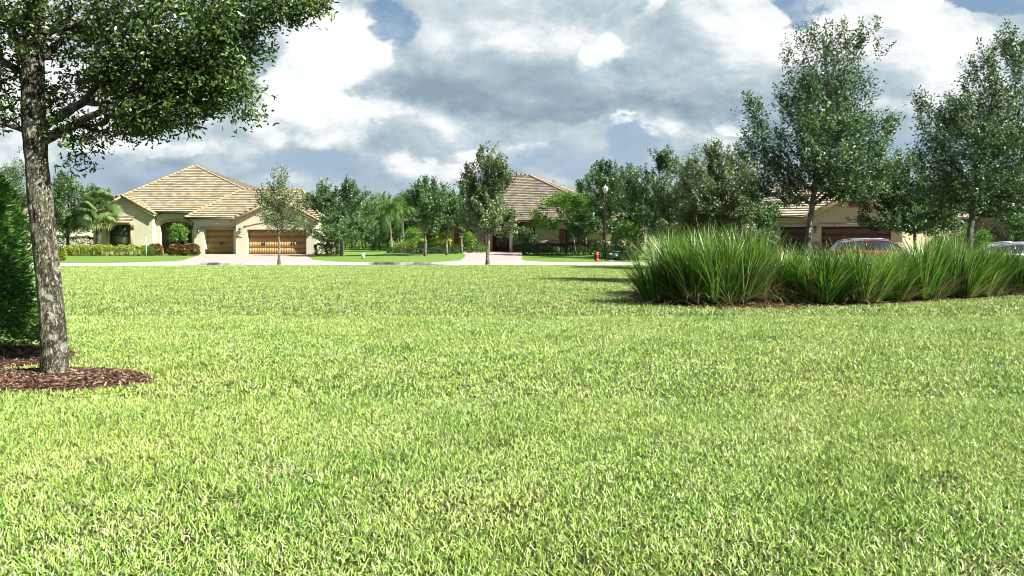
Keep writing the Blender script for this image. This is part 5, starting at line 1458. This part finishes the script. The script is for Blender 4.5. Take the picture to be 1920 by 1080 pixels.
MB().cbox(-.11,.11,-.08,.08,0,.34,.02).build('housing', grey_plastic, rt); MB().cbox(-.125,.125,-.095,.095,.30,.37,.02).build('cap', grey_plastic, rt)
d = 57.8; rt = empty('garden_pole', (X(274,d), d, 0), 0, 'slim white garden pole in front of the yellow green hedge', 'pole')
MB().tube([(0,0,0),(0,0,1.5)], .032, 8).build('pole', white_paint, rt, True); MB().lathe([(.05,1.5),(.065,1.54),(.065,1.6),(.02,1.64)], (0,0,0), 8).build('finial', trimm, rt)
d = 61.; rt = empty('support_stake', (X(1075,d)-.0, d-1., 0), 0, 'slim pale stake propping the rounded bright green tree', 'stake')
MB().tube([(-.05,0,1.5),(.12,-.2,0)], .035, 6).build('stake', white_paint, rt)
d = 64.; rt = empty('garden_pole', (X(186,d), d-2, 0), 0, 'short white pole beside the fan palm trunk', 'pole')
MB().tube([(0,0,0),(0,0,1.3)], .03, 6).build('pole', white_paint, rt, True)
# neighbouring house glimpsed at far left and through the wood
def far_house(label, px, d, w, h, rz, mat):
    rt = empty('house', (X(px,d), d, 0), rz, label, 'house')
    m = MB(); wall(m, -w/2, w/2, 0, h, 0, [(-1.2,.2,.8,2.0,.1)]); m.quad((w/2,0,0),(w/2,8,0),(w/2,8,h),(w/2,0,h)); m.quad((-w/2,8,0),(-w/2,0,0),(-w/2,0,h),(-w/2,8,h)); m.quad((w/2,8,0),(-w/2,8,0),(-w/2,8,h),(w/2,8,h)); m.build('wall', mat, rt)
    window(-1.2,.2,.8,2.0,.05,rt)
    a = w/2+.5
    tiled([[(-a,-.5,h),(a,-.5,h),(a-4.5,4,h+1.9),(-a+4.5,4,h+1.9)],[(a,-.5,h),(a,8.5,h),(a-4.5,4,h+1.9)],[(-a,8.5,h),(-a,-.5,h),(-a+4.5,4,h+1.9)],[(a,8.5,h),(-a,8.5,h),(-a+4.5,4,h+1.9),(a-4.5,4,h+1.9)]], roof_sand, rt)
far_house('distant cream house glimpsed between the near trunk and the hedge', 80, 82., 12., 2.8, R(15), cream)

# ---------------------------------------------------------------- light, sky, camera
def make_world():
    w = bpy.data.worlds.new('World'); scene.world = w; w.use_nodes = True
    t = NT(w.node_tree)
    az = math.atan2(SUN.x, SUN.y)
    sky = t.n('ShaderNodeTexSky', {'sky_type': 'NISHITA', 'sun_disc': False, 'sun_elevation': math.asin(SUN.z), 'sun_rotation': az}).outputs[0]
    g = t.n('ShaderNodeTexCoord').outputs['Generated']
    sp = t.n('ShaderNodeSeparateXYZ', Vector=g)
    ay = t.math('MAXIMUM', t.math('ABSOLUTE', sp.outputs[1]), .22)
    u = t.math('DIVIDE', sp.outputs[0], ay); v = t.math('DIVIDE', sp.outputs[2], ay)
    uv = t.n('ShaderNodeCombineXYZ', X=u, Y=t.math('MULTIPLY', v, 1.5), Z=t.math('MULTIPLY', sp.outputs[1], .3)).outputs[0]
    # billowing edges: warp the coordinates with noise at two scales
    def warp(sc, amp, det, seed):
        off = t.n('ShaderNodeVectorMath', {'operation': 'ADD'}, _0=uv, _1=(seed, seed*.7, 0.)).outputs[0]
        nn = t.n('ShaderNodeTexNoise', Vector=off, Scale=sc, Detail=det, Roughness=.6).outputs['Color']
        c = t.n('ShaderNodeVectorMath', {'operation': 'SUBTRACT'}, _0=nn, _1=(.5,.5,.5)).outputs[0]
        s_ = t.n('ShaderNodeVectorMath', {'operation': 'SCALE'}, _0=c, Scale=amp).outputs[0]
        return t.n('ShaderNodeSeparateXYZ', Vector=s_)
    w1 = warp(5., .20, 9., 3.1); w2 = warp(18., .055, 8., 7.7)
    uu = t.math('ADD', t.math('ADD', u, w1.outputs[0]), w2.outputs[0])
    vv = t.math('ADD', t.math('ADD', v, t.math('MULTIPLY', w1.outputs[1], .55)), t.math('MULTIPLY', w2.outputs[1], .7))
    def ell(px, py, rx, ry, hard=1.):
        a = t.math('DIVIDE', t.math('SUBTRACT', uu, (px-960)/F0), rx/F0)
        b = t.math('DIVIDE', t.math('SUBTRACT', vv, (HZ-py)/F0), ry/F0)
        r2 = t.math('ADD', t.math('MULTIPLY', a, a), t.math('MULTIPLY', b, b))
        return t.math('MULTIPLY', t.math('SUBTRACT', 1., r2), hard, clamp=True)
    fb = t.n('ShaderNodeTexNoise', Vector=uv, Scale=6.5, Detail=11., Roughness=.58, Distortion=.25).outputs['Fac']
    fb2 = t.n('ShaderNodeTexNoise', Vector=uv, Scale=2.1, Detail=6., Roughness=.5).outputs['Fac']
    B = t.math('ADD', .47, t.math('MULTIPLY', t.math('SUBTRACT', fb, .5), .85))
    B = t.math('ADD', B, t.math('MULTIPLY', t.math('SUBTRACT', fb2, .5), .35))
    fbo = t.n('ShaderNodeTexNoise', Vector=t.n('ShaderNodeVectorMath', {'operation': 'ADD'}, _0=uv, _1=(.018,.026,0.)).outputs[0], Scale=6.5, Detail=11., Roughness=.58, Distortion=.25).outputs['Fac']
    B = t.math('ADD', B, t.math('MULTIPLY', t.math('SUBTRACT', fb, fbo), 1.3))
    SK = [(600,110,110,130,.55,1.8),(590,230,160,70,.42,1.6),(500,290,260,45,.16,1.),(40,150,330,230,.38,1.3),(1450,60,200,110,.30,1.2),(1660,70,190,95,.42,1.4),(1840,150,160,110,.32,1.4),(1540,180,160,70,.12,1.),
          (1140,88,50,40,.42,1.2),(820,303,90,24,.30,1.4),(950,285,80,26,.28,1.3),(720,205,110,38,.30,1.4),(1185,236,40,12,.45,1.4),(1225,-5,25,45,.3,1.2),(1010,40,260,70,.10,1.),(860,60,150,80,.12,1.),(1330,262,120,22,.22,1.2),(260,285,150,24,.25,1.2),(1690,195,90,20,.25,1.2),(1400,225,45,22,.4,1.4),(1350,-200,700,230,.25,1.),(400,-200,500,230,.25,1.),
          (1030,160,330,85,-0.22,1.5),(800,185,150,40,-0.12,1.3),(1150,215,420,26,-0.19,1.5),(960,232,240,18,-0.10,1.3),(620,258,250,22,-0.12,1.2),(360,250,180,26,-0.07,1.2),(1560,140,140,40,-0.12,1.2),(1440,260,300,60,-0.04,1.),(600,200,40,24,-0.16,1.2),(440,322,420,26,-0.16,1.2)]
    for px, py, rx, ry, wt, hd in SK:
        B = t.math('ADD', B, t.math('MULTIPLY', ell(px, py, rx, ry, hd), wt))
    B = t.math('ADD', .5, t.math('MULTIPLY', t.math('SUBTRACT', B, .5), .78))
    cl = t.ramp(B, [(.10,(.27,.37,.45)),(.30,(.36,.47,.545)),(.46,(.49,.595,.65)),(.58,(.64,.725,.765)),(.70,(.86,.91,.93)),(.86,(1.04,1.05,1.03))])
    blue = t.mix(.55, t.mix(1., sky, (.11,.11,.11), 'MULTIPLY'), (.20,.36,.55))
    # blue openings and the blue-grey distance behind the low clouds
    holes = [(710,45,62,50,1.8),(1485,18,60,34,1.8),(1500,40,28,18,1.4),(1850,2,120,24,1.8),(1180,268,75,36,1.8),(1090,305,170,42,1.2),(280,340,520,30,.8),(930,265,70,12,.8),(1420,262,70,30,.8),(1760,290,300,60,.9),(580,330,260,36,.9),(1560,285,120,40,.8)]
    H = 0.0
    for px, py, rx, ry, hd in holes:
        H = t.math('MAXIMUM', H, ell(px, py, rx, ry, hd))
    hn = t.math('MULTIPLY', t.math('SUBTRACT', t.noise(uv, 11., 9., .6), .5), 2.2)
    H = t.ramp(t.math('ADD', H, t.math('MULTIPLY', hn, t.math('GREATER_THAN', H, .001))), [(.12,(0,0,0)),(1.,(.92,.92,.92))])
    low = t.ramp(v, [(0.0,(.44,.56,.66)),(.12,(.36,.49,.63))])
    blu = t.mix(t.ramp(v, [(.12,(0,0,0)),(.22,(1,1,1))]), low, blue)
    c = t.mix(H, cl, blu)
    # unseen sky overhead and behind is made darker and bluer to lower fill light
    hi = t.ramp(v, [(.34,(0,0,0)),(.75,(.62,.62,.62))])
    back = t.math('MULTIPLY', t.math('LESS_THAN', sp.outputs[1], 0.), .45)
    c = t.mix(t.math('MAXIMUM', hi, back), c, t.mix(.5, t.mix(1., sky, (.05,.05,.05), 'MULTIPLY'), (.13,.24,.40)))
    c10 = t.mix(1., c, (3.65,3.65,3.65), 'MULTIPLY')
    bg = t.n('ShaderNodeBackground', Color=c10, Strength=.10)
    o = t.n('ShaderNodeOutputWorld'); t.t.links.new(bg.outputs[0], o.inputs['Surface'])
make_world()

sun = bpy.data.lights.new('sun', 'SUN'); sun.energy = 5.0; sun.angle = R(.53); sun.color = (1., .955, .88)
so = bpy.data.objects.new('sun', sun); col.objects.link(so)
so.rotation_euler = SUN.to_track_quat('Z', 'Y').to_euler(); so.location = (30, -20, 40)

cam = bpy.data.cameras.new('camera'); co_ = bpy.data.objects.new('camera', cam); col.objects.link(co_)
co_.location = (0, 0, CH); co_.rotation_euler = (R(90), 0, 0)
cam.sensor_width = 36.; cam.lens = F0/1920*36; cam.shift_y = -100/1920
cam.clip_start = .1; cam.clip_end = 4000
scene.camera = co_
scene.view_settings.view_transform = 'Standard'; scene.view_settings.look = 'None'
scene.view_settings.exposure = 1.5; scene.view_settings.gamma = 1
scene.cycles.max_bounces = 7
scene.cycles.filter_width = 1.0
